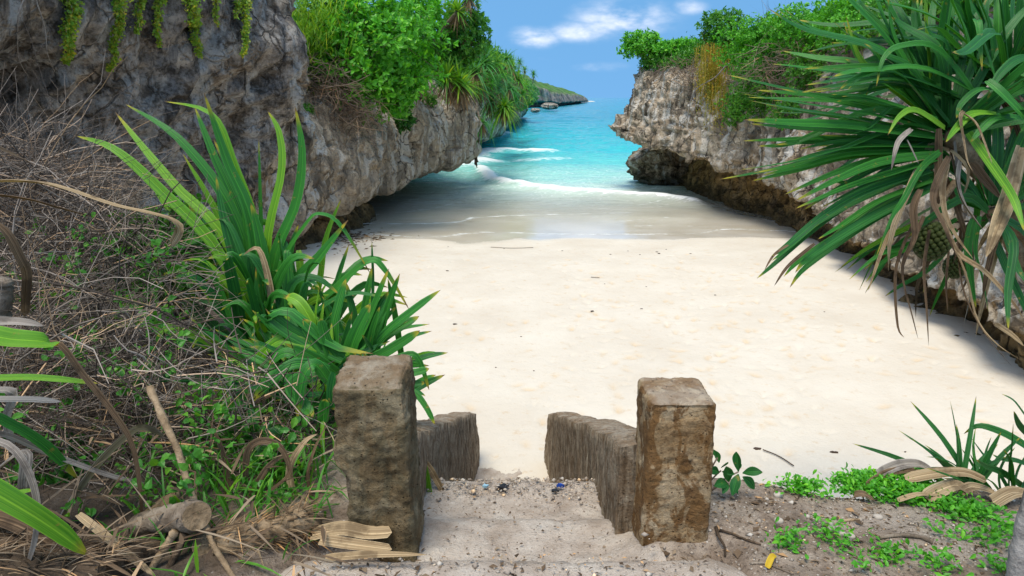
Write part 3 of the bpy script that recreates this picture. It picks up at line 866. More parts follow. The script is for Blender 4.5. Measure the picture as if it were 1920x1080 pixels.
def boulder(name, label, loc, rad, seed, res=60, m='rock', amp=.3, cat='rock', group=None, tide=0.5):
    u = np.linspace(0, 2 * math.pi, res * 2 + 1); v = np.linspace(.001, math.pi - .001, res)
    U, Vv = np.meshgrid(u, v, indexing='ij')
    D = np.stack([np.cos(U) * np.sin(Vv), np.sin(U) * np.sin(Vv), np.cos(Vv)], -1)
    D = np.sign(D) * np.abs(D) ** .75
    q = D.reshape(-1, 3)
    r = 1 + amp * fbm(q * 1.1 + seed * 3.1, 4, .55) + amp * .35 * (fbm(q * 3 + seed, 4, .55, True) - .4)
    P = (q * r[:, None]) * np.array(rad)
    n = len(P)
    o = obj(name, mesh_np(name, P, grid_faces(*D.shape[:2]), True, {'tide': np.full(n, tide), 'tone': .5 + .5 * fbm(q * 2 + seed, 2)}), M[m], None, loc)
    return tag(o, label, cat, group)
boulder('ledge_rock', 'low dark rock ledge at the waterline under the right cliff point', (8.6, 36.0, .45), (2.1, 1.6, 1.05), 3, 110, amp=.7, tide=.35)

# far coast on the left, running out to sea
FK = [
    prof(42, [-10, -9.8, -9.4, -6.5, -6.2, -6.2, -6.8, -8.8, -24], [-2, -1, .8, 1.2, 2.2, 3.2, 4.2, 6.0, 8]),
    prof(50, [-6, -5.8, -5.4, -3.1, -2.8, -2.8, -3.4, -6.0, -24], [-2, -1, .8, 1.2, 2.0, 3.0, 4.0, 6.2, 9]),
    prof(60, [-4.4, -4.2, -3.8, -1.6, -1.3, -1.4, -2.0, -4.6, -26], [-2, -1, .8, 1.2, 2.0, 3.0, 4.0, 6.4, 9.5]),
    prof(80, [-3.6, -3.4, -3.0, -.9, -.6, -.8, -1.6, -4.6, -28], [-2, -1, .8, 1.2, 2.0, 3.0, 4.2, 6.8, 10]),
    prof(105, [-2.6, -2.4, -2.0, .6, .9, .6, -.3, -4, -30], [-2, -1, .8, 1.2, 2.0, 3.2, 4.4, 7, 10]),
    prof(135, [-2, -1.8, -1.2, 2.0, 2.4, 2.2, 1.2, -4, -30], [-2, -1, .8, 1.4, 2.4, 3.4, 4.8, 7, 10]),
    prof(160, [-4, -3.8, -3.2, 1.2, 1.6, 1.2, 0, -6, -30], [-2, -1, .8, 1.4, 2.4, 3.4, 4.8, 7, 10]),
    prof(190, [-10, -9.8, -9.2, -6, -5.6, -6, -7, -12, -34], [-2, -1, .8, 1.4, 2.4, 3.4, 4.8, 7, 10]),
]
VF, NF, AF, vF = cliff_surface(FK, [.35, .35, .4, .5, .6, .7, 1.2], 120, 5, 1.3)
far_cliff = obj('cliff', mesh_np('cliff', VF.reshape(-1, 3), grid_faces(*VF.shape[:2]), True, AF), M['rock_far'])
tag(far_cliff, 'low rocky shore behind the left point with pandanus growing on it', 'cliff', kind='structure')
BV['F'] = bvh_of(VF)


def headland():
    ns, nt = 420, 60
    # ridge line: (px, py of crest, distance)
    crest = [(930, 120, 300), (985, 142, 330), (1005, 153, 350), (1035, 161, 420), (1060, 168, 520), (1072, 174, 600), (1077, 182, 640)]
    P = np.array([at(*c) for c in crest])
    C = curve(P, ns)
    s = np.linspace(0, 1, ns)
    t = np.linspace(0, 1, nt)
    inward = np.array([-1.0, .25, 0])
    V = np.zeros((ns, nt, 3)); st = np.zeros((ns, nt))
    for j, tt in enumerate(t):
        # 0..0.12 undercut foot, to .45 rock face, then scrub slope to the crest, then plateau behind
        h = np.interp(tt, [0, .10, .14, .42, .8, 1], [-.15, .10, .16, .52, 1.0, 1.08])
        out = np.interp(tt, [0, .10, .14, .42, .8, 1], [6, 6, 13, 11, 0, -90])
        V[:, j] = C - inward * out
        V[:, j, 2] = SEA + (C[:, 2] - SEA) * h
        st[:, j] = np.interp(tt, [0, .36, .50, 1], [1, 1, 0, 0])
    p = V.reshape(-1, 3)
    n = fbm(p * .06 + 3, 5, .6).reshape(ns, nt); n2 = fbm(p * .2 + 9, 4, .6).reshape(ns, nt)
    V += (n * 4.0 + n2 * 1.4)[:, :, None] * np.array([.7, -.4, .55]) * np.minimum(1, (C[:, 2] / 6))[:, None, None]
    st = np.clip(st + n2 * 1.3, 0, 1)
    o = obj('headland', mesh_np('headland', V.reshape(-1, 3), grid_faces(ns, nt), True, {'steep': st.ravel()}), M['far_green'])
    tag(o, 'long distant green headland with a grey cliff foot', 'headland', kind='structure')
headland()


def spit():
    ns, nt = 90, 14
    a = at(1070, 183.2, 650); b = at(1119, 183.2, 760)
    s = np.linspace(0, 1, ns)[:, None]; t = np.linspace(-1, 1, nt)[None]
    X = a[0] + (b[0] - a[0]) * s + 0 * t; Y = a[1] + (b[1] - a[1]) * s + 14 * t
    Z = SEA - .4 + (2.6 * (1 - s * .75)) * (1 - np.abs(t) ** 2.5) * np.clip(s * 12, 0, 1) * np.clip((1 - s) * 6, 0, 1)
    p = np.stack([X, Y, Z], -1); q = p.reshape(-1, 3)
    p[..., 2] += .5 * fbm(q * .25, 3).reshape(ns, nt)
    o = obj('sand_spit', mesh_np('sand_spit', p.reshape(-1, 3), grid_faces(ns, nt), True, {'wet': np.zeros(ns * nt), 'print': np.zeros(ns * nt)}), M['sand'])
    tag(o, 'low pale sand spit at the tip of the distant headland', 'sand spit', kind='structure')
spit()
boulder('islet_rock', 'small flat topped rock standing off the distant left shore', at(1031, 199, 230), (2.6, 4, 1.0), 9, 34, 'rock_far', .35, tide=.3)
boulder('islet_rock', 'tiny rock in the water beside the flat topped islet', at(1004, 207, 190), (1.2, 2, .55), 12, 26, 'rock_far', .35, tide=.3)


# ------------------------------------------------------------------ the ground the photographer stands on
STAIR_Y0, TOP_Z = 2.15, 2.4
TREADS = [(-.2, 2.15, 2.404), (2.15, 2.67, 2.27), (2.67, 3.22, 2.12), (3.22, 3.9, 1.65), (3.9, 4.6, 1.2), (4.6, 5.3, .75), (5.3, 6.1, .34), (6.1, 6.9, .05)]


def stair_z(y):
    y = np.asarray(y, float); z = np.full(y.shape, TREADS[0][2])
    for a_, b_, z_ in TREADS[1:]:
        z = np.where(y >= a_, z_, z)
    return z


def ground_edge(x):
    x = np.asarray(x, float)
    e = 2.60 + .05 * np.sin(x * 3.1) + .04 * np.sin(x * 7.3 + 1)
    e = e - .04 * np.clip((x - 1.2) / .8, 0, 1)
    left = 4.35 + .2 * np.sin(x * 1.7) + 2.2 * np.clip((-x - 1.5) / 1.3, 0, 1)
    w = np.clip((-.45 - x) / .5, 0, 1); w = w * w * (3 - 2 * w)
    return e * (1 - w) + left * w


def ground_z(x, y):
    x = np.asarray(x, float); y = np.asarray(y, float)
    e = ground_edge(x)
    top = TOP_Z + 0 * x
    p = np.stack([x, y, 0 * x], -1).reshape(-1, 3)
    top = top - .07 * np.clip((.95 - np.abs(x)) / .2, 0, 1) * np.clip((2.3 - y) / .1, 0, 1)
    top = top + (.05 * fbm(p * 1.3, 3) + .022 * fbm(p * 6, 4, .6)).reshape(x.shape)
    over = np.maximum(y - e, 0)
    z = top - np.where(over > 0, .12 * np.clip(over / .05, 0, 1) * 0 + over * 1.25 + .25 * np.clip(over / .35, 0, 1), 0)
    left_rise = .35 * np.clip((-x - 3) / 4, 0, 1.5)
    z = z + left_rise * np.clip(1 - over / 3, 0, 1)
    # the stair corridor is cut out below the treads
    inside = np.clip((.53 - np.abs(x)) / .05, 0, 1) * (y > 1.95)
    zs = TOP_Z - .16 - np.maximum(y - 2.0, 0) * .56
    return np.maximum(z * (1 - inside) + np.minimum(z, zs) * inside, -.6)


def build_ground():
    xs = np.concatenate([np.linspace(-12, -3.6, 50)[:-1], np.linspace(-3.6, 3.4, 330), np.linspace(3.4, 9, 50)[1:]])
    ys = np.concatenate([np.linspace(-6, 1.5, 40)[:-1], np.linspace(1.5, 3.4, 130), np.linspace(3.4, 10, 130)[1:]])
    X, Y = np.meshgrid(xs, ys, indexing='ij')
    Z = ground_z(X, Y)
    soil_shade = np.clip((-X - .75) / .5, 0, 1) * .75  # ground under the thicket darkened: humus plus painted-in shade
    o = obj('ground', mesh_np('ground', np.stack([X, Y, Z], -1).reshape(-1, 3), grid_faces(len(xs), len(ys)), True, {'humus_shade': soil_shade.ravel()}), M['soil'])
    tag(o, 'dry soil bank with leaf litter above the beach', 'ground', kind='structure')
build_ground()

# ------------------------------------------------------------------ stairs, posts, parapets
def rough_block(dims, n, bevel, fn, taper=None):
    """a box of dims (base at z=0) as six welded grids with worn edges, displaced by fn(p, normal)"""
    dx, dy, dz = dims
    mb = MB()
    faces = [((0, 1, 2), -1, 0), ((0, 1, 2), 1, 0), ((1, 0, 2), -1, 0), ((1, 0, 2), 1, 0), ((2, 0, 1), 1, 0)]
    ext = np.array([dx / 2, dy / 2, dz / 2])
    for (ax, a, b), sg, _ in faces:
        na = max(4, int(2 * ext[a] / n)); nb = max(4, int(2 * ext[b] / n))
        A, B = np.meshgrid(np.linspace(-1, 1, na), np.linspace(-1, 1, nb), indexing='ij')
        P = np.zeros(A.shape + (3,)); P[..., ax] = sg; P[..., a] = A; P[..., b] = B
        P = P * ext
        q = P.reshape(-1, 3)
        inner = np.clip(q, -(ext - bevel), ext - bevel)
        inner[:, 2] = np.where(q[:, 2] < 0, q[:, 2], inner[:, 2])          # bottom stays square
        d = q - inner; l = np.linalg.norm(d, axis=1, keepdims=True)
        nn = d / np.maximum(l, 1e-9)
        q = np.where(l > 1e-9, inner + nn * bevel, q)
        q = q + np.array([0, 0, dz / 2])
        q = q + nn * fn(q, nn)[:, None]
        if taper is not None: q = taper(q)
        F = grid_faces(na, nb)
        flip = (sg > 0) ^ (ax == 1)
        mb.add(q, F if flip else F[:, ::-1])
    return mb.get()


def weather(seed, amp, streak=0.0):
    def fn(p, n):
        s = seed * 7.7
        d = amp * (.9 * fbm(p * 5 + s, 4, .55) + .5 * (fbm(p * 17 + s, 4, .6, True) - .4) + .3 * fbm(p * 45 + s, 2))
        d = d + streak * (fbm(p * np.array([34, 34, 4.5]) + s, 3, .6, True) - .4) * (np.abs(n[:, 2]) < .5)
        return d
    return fn


def post_left():
    base = np.array([-.505, 2.40, TOP_Z - .14])
    def tp(q):
        h = q[:, 2] / .76
        q[:, 0] += -.018 * h
        # the outer edge is broken away half way up
        bite = np.exp(-((q[:, 2] - .33) / .10) ** 2) * np.clip((-q[:, 0] - .05) / .06, 0, 1)
        q[:, 0] += -.03 * np.exp(-((q[:, 2] - .46) / .06) ** 2) * np.clip((-q[:, 0] - .05) / .06, 0, 1) + .035 * bite
        q[:, 2] -= .03 * np.clip((q[:, 1] * -1 - .05) / .08, 0, 1) * np.clip((h - .6) / .4, 0, 1)
        return q
    V, F = rough_block((.245, .26, .76), .0085, .018, weather(1, .032, .012), tp)
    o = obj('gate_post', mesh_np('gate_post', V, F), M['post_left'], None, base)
    tag(o, 'taller rough grey mortar post at the left top of the stairs', 'post', 'posts at the top of the stairs')


def post_right():
    base = np.array([.625, 2.38, TOP_Z - .105])
    wf = weather(2, .018, .004)
    def fn(p, n):
        d = wf(p, n)
        front = (n[:, 1] < -.8)
        # scratched marks in the cement: a line across, a round scrawl and a small dot
        d = d - .006 * front * np.exp(-((p[:, 2] - .33 - .02 * p[:, 0]) / .004) ** 2)
        for cx, cz, r, w in ((.062, .395, .026, .005), (.025, .385, .024, .005), (-.032, .405, .010, .006)):
            rr = np.hypot(p[:, 0] - cx, (p[:, 2] - cz) * .85)
            d = d - .0065 * front * np.exp(-((rr - r) / w) ** 2) * (1 if r < .02 else (np.arctan2(p[:, 2] - cz, p[:, 0] - cx) > -2.2))
        # cap edge of the render: the cement skin ends below the top
        d = d - .010 * front * np.clip((p[:, 2] - .572 - .012 * np.sin(p[:, 0] * 40)) / .01, 0, 1)
        return d
    def tp(q):
        h = np.clip(q[:, 2] / .64, 0, 1)
        q[:, 0] = q[:, 0] * (1 - .05 * h) - .006 * h
        return q
    V, F = rough_block((.25, .25, .64), .0075, .022, fn, tp)
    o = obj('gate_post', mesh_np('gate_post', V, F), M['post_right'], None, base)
    tag(o, 'shorter brown stained cement post with scratched marks at the right top of the stairs', 'post', 'posts at the top of the stairs')


def parapet(sign, label, seed):
    y0, y1 = 2.44, 6.95
    ny, w = 300, .22
    xin = .435
    prof_n = 40
    ys = y0 + (y1 - y0) * np.linspace(0, 1, ny) ** 1.35
    t = (ys - y0) / (y1 - y0)
    ztop = np.interp(ys, [2.4, 2.75, 3.4, 4.5, 6.95], [2.66, 2.55, 2.25, 1.74, .60])
    ztop = ztop + .010 * np.sin(ys * 5 + seed) + .016 * fbm(np.stack([ys * 2.5, 0 * ys + seed, 0 * ys], -1), 3)
    zbot = np.maximum(TOP_Z - .55 - (ys - 2.3) * .54, -.25)
    V = np.zeros((ny, prof_n, 3))
    # profile: inner bottom -> inner top -> outer top -> outer bottom
    k1 = 22; k2 = 8; k3 = prof_n - k1 - k2
    for j in range(prof_n):
        if j < k1:
            f = j / (k1 - 1); x = np.full(ny, xin); z = zbot + (ztop - zbot) * f
        elif j < k1 + k2:
            f = (j - k1 + 1) / k2; x = xin + w * f + 0 * ys; z = ztop + .012 * math.sin(f * math.pi)
        else:
            f = (j - k1 - k2 + 1) / k3; x = np.full(ny, xin + w); z = ztop + (zbot - ztop) * f
        V[:, j] = np.stack([sign * x, ys, z], -1)
    N_ = grid_normals(V) * (1 if sign < 0 else -1)
    N_[..., 0] = np.where(np.arange(prof_n)[None] < k1, -sign, N_[..., 0])
    p = V.reshape(-1, 3); s = seed * 5.1
    d = .034 * fbm(p * 3 + s, 4, .55) + .010 * (fbm(p * np.array([42, 42, 7.0]) + s, 3, .6, True) - .4) + .022 * (fbm(p * 16 + s, 3, .6, True) - .4)
    n = unit(N_).reshape(-1, 3)
    P = p + n * d[:, None]
    # the seaward end crumbles out into a rounded buttress
    e = np.clip((p[:, 1] - 6.35) / .6, 0, 1)
    P[:, 0] -= sign * .055 * e * np.clip((.75 - p[:, 2]) / .5, 0, 1)
    V2 = P.reshape(ny, prof_n, 3)
    F = grid_faces(ny, prof_n)
    if sign > 0: F = F[:, ::-1]
    mb = MB(); mb.add(P, F)
    for idx, fl in ((0, False), (ny - 1, True)):          # closed ends
        ring = V2[idx]; c = ring.mean(0)
        T = np.array([[prof_n, j, j + 1] for j in range(prof_n - 1)] + [[prof_n, prof_n - 1, 0]])
        mb.add(np.concatenate([ring, c[None]]), T if fl ^ (sign > 0) else T[:, ::-1])
    Vv, Ff = mb.get()
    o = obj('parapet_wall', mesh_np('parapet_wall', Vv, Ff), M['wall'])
    tag(o, label, 'wall', 'low walls along the stairs')


def stairs():
    t = thing('stairway', 'worn cement steps covered with blown sand leading down to the beach', 'stairs', (0, STAIR_Y0, TOP_Z - .4))
    rng = np.random.default_rng(5)
    for k, (ya, yb, z) in enumerate(TREADS):
        # each step: a worn slab with a rounded nose, sand heaped into the corners
        y_back = ya; ya = ya - .35 if k else ya
        rise = (z - TREADS[k + 1][2] if k + 1 < len(TREADS) else .2)
        hw = .56 if k else .98
        nx, ny = 70, (110 if k == 0 else 46)
        prof_t = np.concatenate([np.linspace(0, 1, ny), 1 + np.linspace(.05, 1, 14)])
        xs = np.linspace(-hw, hw, nx)
        V = np.zeros((nx, len(prof_t), 3))
        for j, pt in enumerate(prof_t):
            if pt <= 1:
                y = ya + (yb - ya) * pt; zz = 0
            else:
                y = yb; zz = -(rise + .12) * (pt - 1)
            V[:, j] = np.stack([xs, np.full(nx, y), np.full(nx, z + zz)], -1)
        if k: V[:, :, 2] -= .05 * np.minimum(prof_t, 1)[None] - .005
        p = V.reshape(-1, 3)
        n = fbm(p * np.array([5.2, 5.2, 1]) + k * 3, 4, .6); n2 = fbm(p * 19 + k, 4, .6)
        nose = np.clip((p[:, 1] - (yb - .12)) / .12, 0, 1)
        P = p.copy()
        P[:, 2] += .026 * n + .016 * n2 - .05 * nose ** 2 * (1 + 2 * n)
        P[:, 1] += .13 * n * nose + .02 * n2
        if k:
            P[:, 2] += .045 * (1 + 1.5 * n) * np.exp(-np.abs(p[:, 1] - y_back) / .14) * (p[:, 2] > z - .14)
            P[:, 2] += .03 * (1 + 2 * n) * np.clip((np.abs(p[:, 0]) - .28) / .16, 0, 1) ** 2 * (p[:, 2] > z - .01)
            if k == 1: P[:, 2] += .085 * np.clip((p[:, 0] - .36) / .18, 0, 1) ** 1.5 * np.clip((2.62 - p[:, 1]) / .3, 0, 1) * np.clip((p[:, 1] - 2.0) / .12, 0, 1)
        else:
            P[:, 2] -= .10 * np.clip((np.abs(p[:, 0]) - .72) / .22, 0, 1) ** 1.5 + .06 * np.clip((.4 - p[:, 1]) / .5, 0, 1)
        part('step', P, grid_faces(nx, len(prof_t)), M['step'], t)


stairs(); post_left(); post_right()
parapet(-1, 'low streaked mortar wall running down the left side of the stairs', 1)
parapet(1, 'low streaked mortar wall running down the right side of the stairs', 2)


# ------------------------------------------------------------------ strap leaves (pandanus)
LEAF_N = [0]


def strap_leaf(parent, pts, width, mat='strap', n=16, roll=None, keel=.30, w0=.75, tipw=.62, name='leaf'):
    """one long leaf through 3-D points; roll turns the blade about its own axis"""
    LEAF_N[0] += 1
    P = curve(pts, n); t = np.linspace(0, 1, n)
    T = unit(np.gradient(P, axis=0))
    view = unit(P - CAM)
    ref = unit(np.array([0, 0, .75]) + np.array([-.0, -.65, 0]))      # blades face up and towards the open side
    S0 = np.cross(T, ref); bad = np.linalg.norm(S0, axis=1) < .12
    S0[bad] = np.cross(T[bad], np.array([1.0, 0, .3])); S0 = unit(S0)
    for k in range(1, n):
        if S0[k] @ S0[k - 1] < 0: S0[k] = -S0[k]
    N0 = np.cross(S0, T)
    r = (RNG.uniform(-.9, .9) if roll is None else roll) + np.linspace(0, RNG.uniform(-.5, .5), n)
    S = S0 * np.cos(r)[:, None] + N0 * np.sin(r)[:, None]; Nn = np.cross(S, T)
    prof_w = np.interp(t, [0, .12, .32, tipw, tipw + (1 - tipw) * .5, tipw + (1 - tipw) * .85, 1], [w0, .97, 1.0, .80, .50, .18, .02]) * width / 2
    us = np.array([-1, -.55, 0, .55, 1.0]); hs = np.array([.18, .30, -.12, .30, .18]) * keel / .30
    V = P[:, None] + S[:, None] * (us[None] * prof_w[:, None])[..., None] + Nn[:, None] * (hs[None] * prof_w[:, None])[..., None]
    uv = np.stack(np.broadcast_arrays((us[None] + 1) / 2, t[:, None]), -1).reshape(-1, 2)
    return part(name, V.reshape(-1, 3), grid_faces(n, 5), M[mat], parent, True, uv)


def px_leaf(parent, pix, Y0, Y1, width, mat='strap', **k):
    """leaf given by spots of the photograph, its distance going from Y0 at the base to Y1 at the tip"""
    n = len(pix); ys = np.linspace(Y0, Y1, n)
    return strap_leaf(parent, [at(a, b, y) for (a, b), y in zip(pix, ys)], width, mat, **k)

# ------------------------------------------------------------------ foliage builders
def shrub(name, label, c, rad, n, leaf, mat, seed, base=None, cat='shrub', group=None, lod=1, ros=8, slim=.42, stems=7, twig='twig_brown', shell=.55, up=.35, lobe=.45, extra=None):
    """a leafy shrub: rosettes of leaves at the ends of twigs, spread unevenly through its volume"""
    rng = np.random.default_rng(seed)
    c = np.asarray(c, float); rad = np.asarray(rad, float)
    base = np.asarray(base, float) if base is not None else c - np.array([0, 0, rad[2] * .8])
    root = thing(name, label, cat, base, group)
    d = rand_unit(int(n * 1.8), rng)
    r = shell + (1 - shell) * rng.random(len(d)) ** .6
    lob = 1 + lobe * fbm(d * 1.6 + seed * 1.3, 2) * 2.2
    q = c + d * (r * lob)[:, None] * rad
    gap = fbm(q * (1.4 / rad.mean() ** .5) + seed, 3)
    keep = gap > -.17
    q = q[keep][:n]; d = d[keep][:n]
    ax = unit(d * np.array([1, 1, .8]) + np.array([0, 0, up]) + .35 * rng.normal(size=d.shape))
    m = len(q)
    t = np.repeat(np.arange(m), ros)
    a = ax[t]; ref = rand_unit(len(t), rng); rv = unit(np.cross(a, ref))
    sp = rng.uniform(.45, 1.35, len(t))[:, None]
    D = unit(a * np.cos(sp) + rv * np.sin(sp)); U = unit(a * np.sin(sp) - rv * np.cos(sp) + .3 * rng.normal(size=a.shape))
    L = leaf * rng.uniform(.4, 1.3, len(t))
    V, F = leaves_mesh(q[t] + .12 * leaf * rng.normal(size=a.shape), D, U, L, L * slim * .5, lod)
    part('foliage', V, F, M[mat], root, lod == 0)
    mb = MB()
    for k in range(stems):
        e = q[rng.integers(m)]; mid = .5 * (base + e) + .15 * rad * rng.normal(size=3)
        r0 = .012 + .012 * rad.mean() * rng.uniform(.5, 1.2)
        add_tube(mb, curve([base, mid, e], 7), np.linspace(r0, r0 * .3, 7), 5)
        for _ in range(3):
            e2 = q[np.argmin(np.linalg.norm(q - (mid + rad * rng.normal(size=3) * .8), axis=1))]
            add_tube(mb, curve([mid, .5 * (mid + e2) + .08 * rad * rng.normal(size=3), e2], 5), np.linspace(r0 * .5, r0 * .15, 5), 4)
    mb.part('stem', M[twig], root)
    return root


def tangle(n, c, rad, length, r, seed, down=.2, n_pts=5, wig=.25, sides=3):
    """MB of loose dry twigs in an ellipsoid"""
    rng = np.random.default_rng(seed); mb = MB()
    for k in range(n):
        p = np.asarray(c) + rand_unit(1, rng)[0] * np.asarray(rad) * rng.random() ** .4
        d = rand_unit(1, rng)[0]; d[2] = d[2] * .6 - down; d = unit(d)
        L = length * rng.uniform(.4, 1.3); pts = [p]
        for _ in range(n_pts - 1):
            d = unit(d + wig * rng.normal(size=3)); pts.append(pts[-1] + d * L / (n_pts - 1))
        add_tube(mb, pts, np.linspace(r, r * .4, n_pts) * rng.uniform(.6, 1.5), sides)
    return mb


def pandanus(name, label, heads, base, seed, mat='leaf_pan', cat='pandanus', group=None, R=.9, nb=60, width=.035, dead=.3, trunk_r=.06, droop=.35, trunk=True, seg=5):
    """screw pine: forked trunk, a spiky head of straps on each fork, dead straps hanging under it"""
    rng = np.random.default_rng(seed)
    base = np.asarray(base, float)
    root = thing(name, label, cat, base, group)
    if trunk:
        mb = MB()
        for h in heads:
            h = np.asarray(h, float); mid = .5 * (base + h) + np.array([rng.normal(0, .12), rng.normal(0, .12), -.1])
            add_tube(mb, curve([base, mid, h], 8), np.linspace(trunk_r, trunk_r * .75, 8), 7)
        mb.part('trunk', M['bark'], root)
    for h in heads:
        h = np.asarray(h, float)
        d = rand_unit(nb * 2, rng); d[:, 2] = d[:, 2] * .75 + .35; d = unit(d); d = d[d[:, 2] > -.35][:nb]
        L = R * rng.uniform(.6, 1.15, len(d))
        V, F = blades_mesh(h + d * .03, d, L, width * rng.uniform(.7, 1.2, len(d)), droop * rng.uniform(.4, 1.5, len(d)) * (1.1 - .6 * d[:, 2]), seg)
        part('crown', V, F, M[mat], root)
        if dead:
            nd = int(nb * dead); d = rand_unit(nd, rng); d[:, 2] = -np.abs(d[:, 2]) - .5; d = unit(d)
            V, F = blades_mesh(h - np.array([0, 0, .03]), d, R * rng.uniform(.5, .95, nd), width * .8, .15, 4)
            part('dead_skirt', V, F, M['dead'], root)
    return root


def grass_tuft(name, label, c, rad, n, L, w, seed, mat='grass', cat='grass tuft', droop=.5, kind='stuff', group=None):
    rng = np.random.default_rng(seed)
    c = np.asarray(c, float)
    P = c + rng.normal(size=(n, 3)) * np.asarray(rad) * .6
    d = unit(rng.normal(size=(n, 3)) * np.array([.5, .5, .3]) + np.array([0, 0, .8]))
    V, F = blades_mesh(P, d, L * rng.uniform(.5, 1.2, n), w, droop * rng.uniform(.3, 1.5, n), 4)
    o = obj(name, mesh_np(name, V - c, F), M[mat], None, c)
    return tag(o, label, cat, group, kind)


def need(p, fallback):
    return p if p is not None else np.asarray(fallback, float)


# ------------------------------------------------------------------ plants on the left cliff
def H(px, py, which='L', off=.1, Y=26):
    return need(hit(px, py, which, off), at(px, py, Y))

shrub('shrub', 'big bright green shrub spilling over the edge of the left cliff', at(690, 95, 22.0), (2.0, 1.6, 1.75), 1500, .21, 'leaf_bright', 1, at(660, 140, 23.5), shell=.35, stems=12)
shrub('shrub', 'bright green shrub bough hanging lowest from the big left shrub', at(745, 155, 22.5), (.85, .8, .95), 420, .19, 'leaf_bright', 2, at(735, 120, 23.2), shell=.3)
shrub('shrub', 'green shrub on the rim above the hanging twigs on the left cliff', at(625, 35, 22.5), (1.3, 1.4, .9), 620, .17, 'leaf_mid', 3, at(620, 80, 23.5), shell=.3)
shrub('shrub', 'small dark bush clinging to the left rock face below the big shrub', H(742, 228, 'L', .25), (.48, .4, .36), 160, .17, 'leaf_dark', 4, H(745, 222, 'L', -.1), shell=.3, stems=4)
shrub('shrub', 'dark bushy growth in the hollow left of the big bright shrub', at(590, 125, 21.3), (.9, .8, .9), 430, .13, 'leaf_mid', 5, at(590, 150, 22.4), shell=.3)
shrub('shrub', 'small leafy sprig at the foot of the twigs on the left cliff', at(568, 215, 19.6), (.35, .3, .28), 90, .11, 'leaf_mid', 6, at(568, 225, 19.9), shell=.3, stems=3)
shrub('shrub', 'broad green tree top against the sky above the left point', at(868, 62, 28.5), (1.15, 1.2, 1.15), 620, .20, 'leaf_mid', 7, at(850, 150, 29.2), shell=.3, stems=12)
shrub('shrub', 'leafy green bush under the sky lit tree top on the left point', at(850, 112, 28.5), (.8, .9, .65), 420, .15, 'leaf_mid', 8, at(850, 150, 29), shell=.3)
shrub('shrub', 'dark green bush at the top edge of the picture above the left cliff', at(770, 40, 25.5), (1.15, 1.2, .95), 560, .19, 'leaf_bright', 9, at(770, 90, 26.5), shell=.3)
shrub('shrub', 'green bush behind the pandanus clump on the left rim', at(800, 110, 27.5), (.95, 1, .8), 440, .15, 'leaf_mid', 10, at(800, 140, 28), shell=.3)
shrub('shrub', 'small round plant in a rock pocket beside the pandanus clump', H(805, 192, 'L', .15), (.3, .25, .22), 70, .13, 'leaf_mid', 11, H(805, 194, 'L', -.05), shell=.3, stems=3)
grass_tuft('grass_tuft', 'pale green grass growing along the rim of the left cliff', at(565, 50, 20.6), (1.0, .8, .95), 2200, .55, .010, 21)
grass_tuft('grass_tuft', 'fresh grass between the grey buttress and the dry twigs', at(545, 95, 19.8), (.45, .4, .8), 700, .42, .009, 22)

mb = tangle(620, at(585, 165, 20.6), (1.35, .9, 1.05), 1.3, .010, 31, .25)
tw = thing('dry_twigs', 'mat of dry bare twigs hanging over the rim of the left cliff', 'twigs', at(590, 120, 21.6), None, 'stuff'); mb.part('twig', M['twig_brown'], tw)
mb = tangle(170, at(660, 205, 21.0), (1.0, .5, .55), 1.0, .010, 32, .5)
tw = thing('dry_twigs', 'thin dry roots hanging below the big bright shrub', 'twigs', at(660, 170, 21.6), None, 'stuff'); mb.part('twig', M['twig_brown'], tw)

pandanus('pandanus', 'pandanus clump with pale spiky leaves on the rim of the left cliff', [at(838, 148, 26), at(862, 158, 26.3)], at(848, 185, 26.6), 41, 'leaf_pan', R=1.15, nb=90, dead=.9, width=.04)
pandanus('pandanus', 'blue green pandanus head beside the big bright shrub', [at(785, 142, 24.8)], at(790, 180, 25.4), 42, 'leaf_blue', R=1.05, nb=75, dead=1.0, width=.04)
pandanus('pandanus', 'tall forked pandanus rising out of the picture above the left cliff', [at(808, 8, 27), at(775, -22, 27), at(858, 22, 27), at(880, -4, 27.5)], at(806, 95, 27.6), 43, 'leaf_pan', R=.85, nb=55, dead=.5, trunk_r=.085, width=.035)
pandanus('pandanus', 'drooping pandanus head hanging out over the water at the left point', [at(945, 205, 36.5)], at(925, 175, 38.0), 44, 'leaf_pan', R=1.0, nb=230, dead=.35, droop=.8, width=.05)
pandanus('pandanus', 'grey green pandanus dangling in front of the breaking waves', [at(903, 232, 33.6)], at(893, 180, 34.2), 45, 'leaf_blue', R=.85, nb=80, dead=.4, droop=.9, width=.035)
mb = MB(); rg = np.random.default_rng(46)
for k in range(9):
    p = [at(897 + rg.normal(0, 1.5), 248, 33.5), at(894 + rg.normal(0, 3), 270, 33.5), at(891 + rg.normal(0, 3), 292, 33.5), at(893 + rg.normal(0, 2), 300 + rg.uniform(0, 16), 33.5)]
    add_tube(mb, curve(p, 9), np.linspace(.05, .03, 9) * rg.uniform(.6, 1.2), 4)
dr = thing('dead_root', 'brown dead root hanging below the dangling pandanus over the waves', 'root', at(897, 245, 33.5)); mb.part('root', M['bark_dark'], dr)

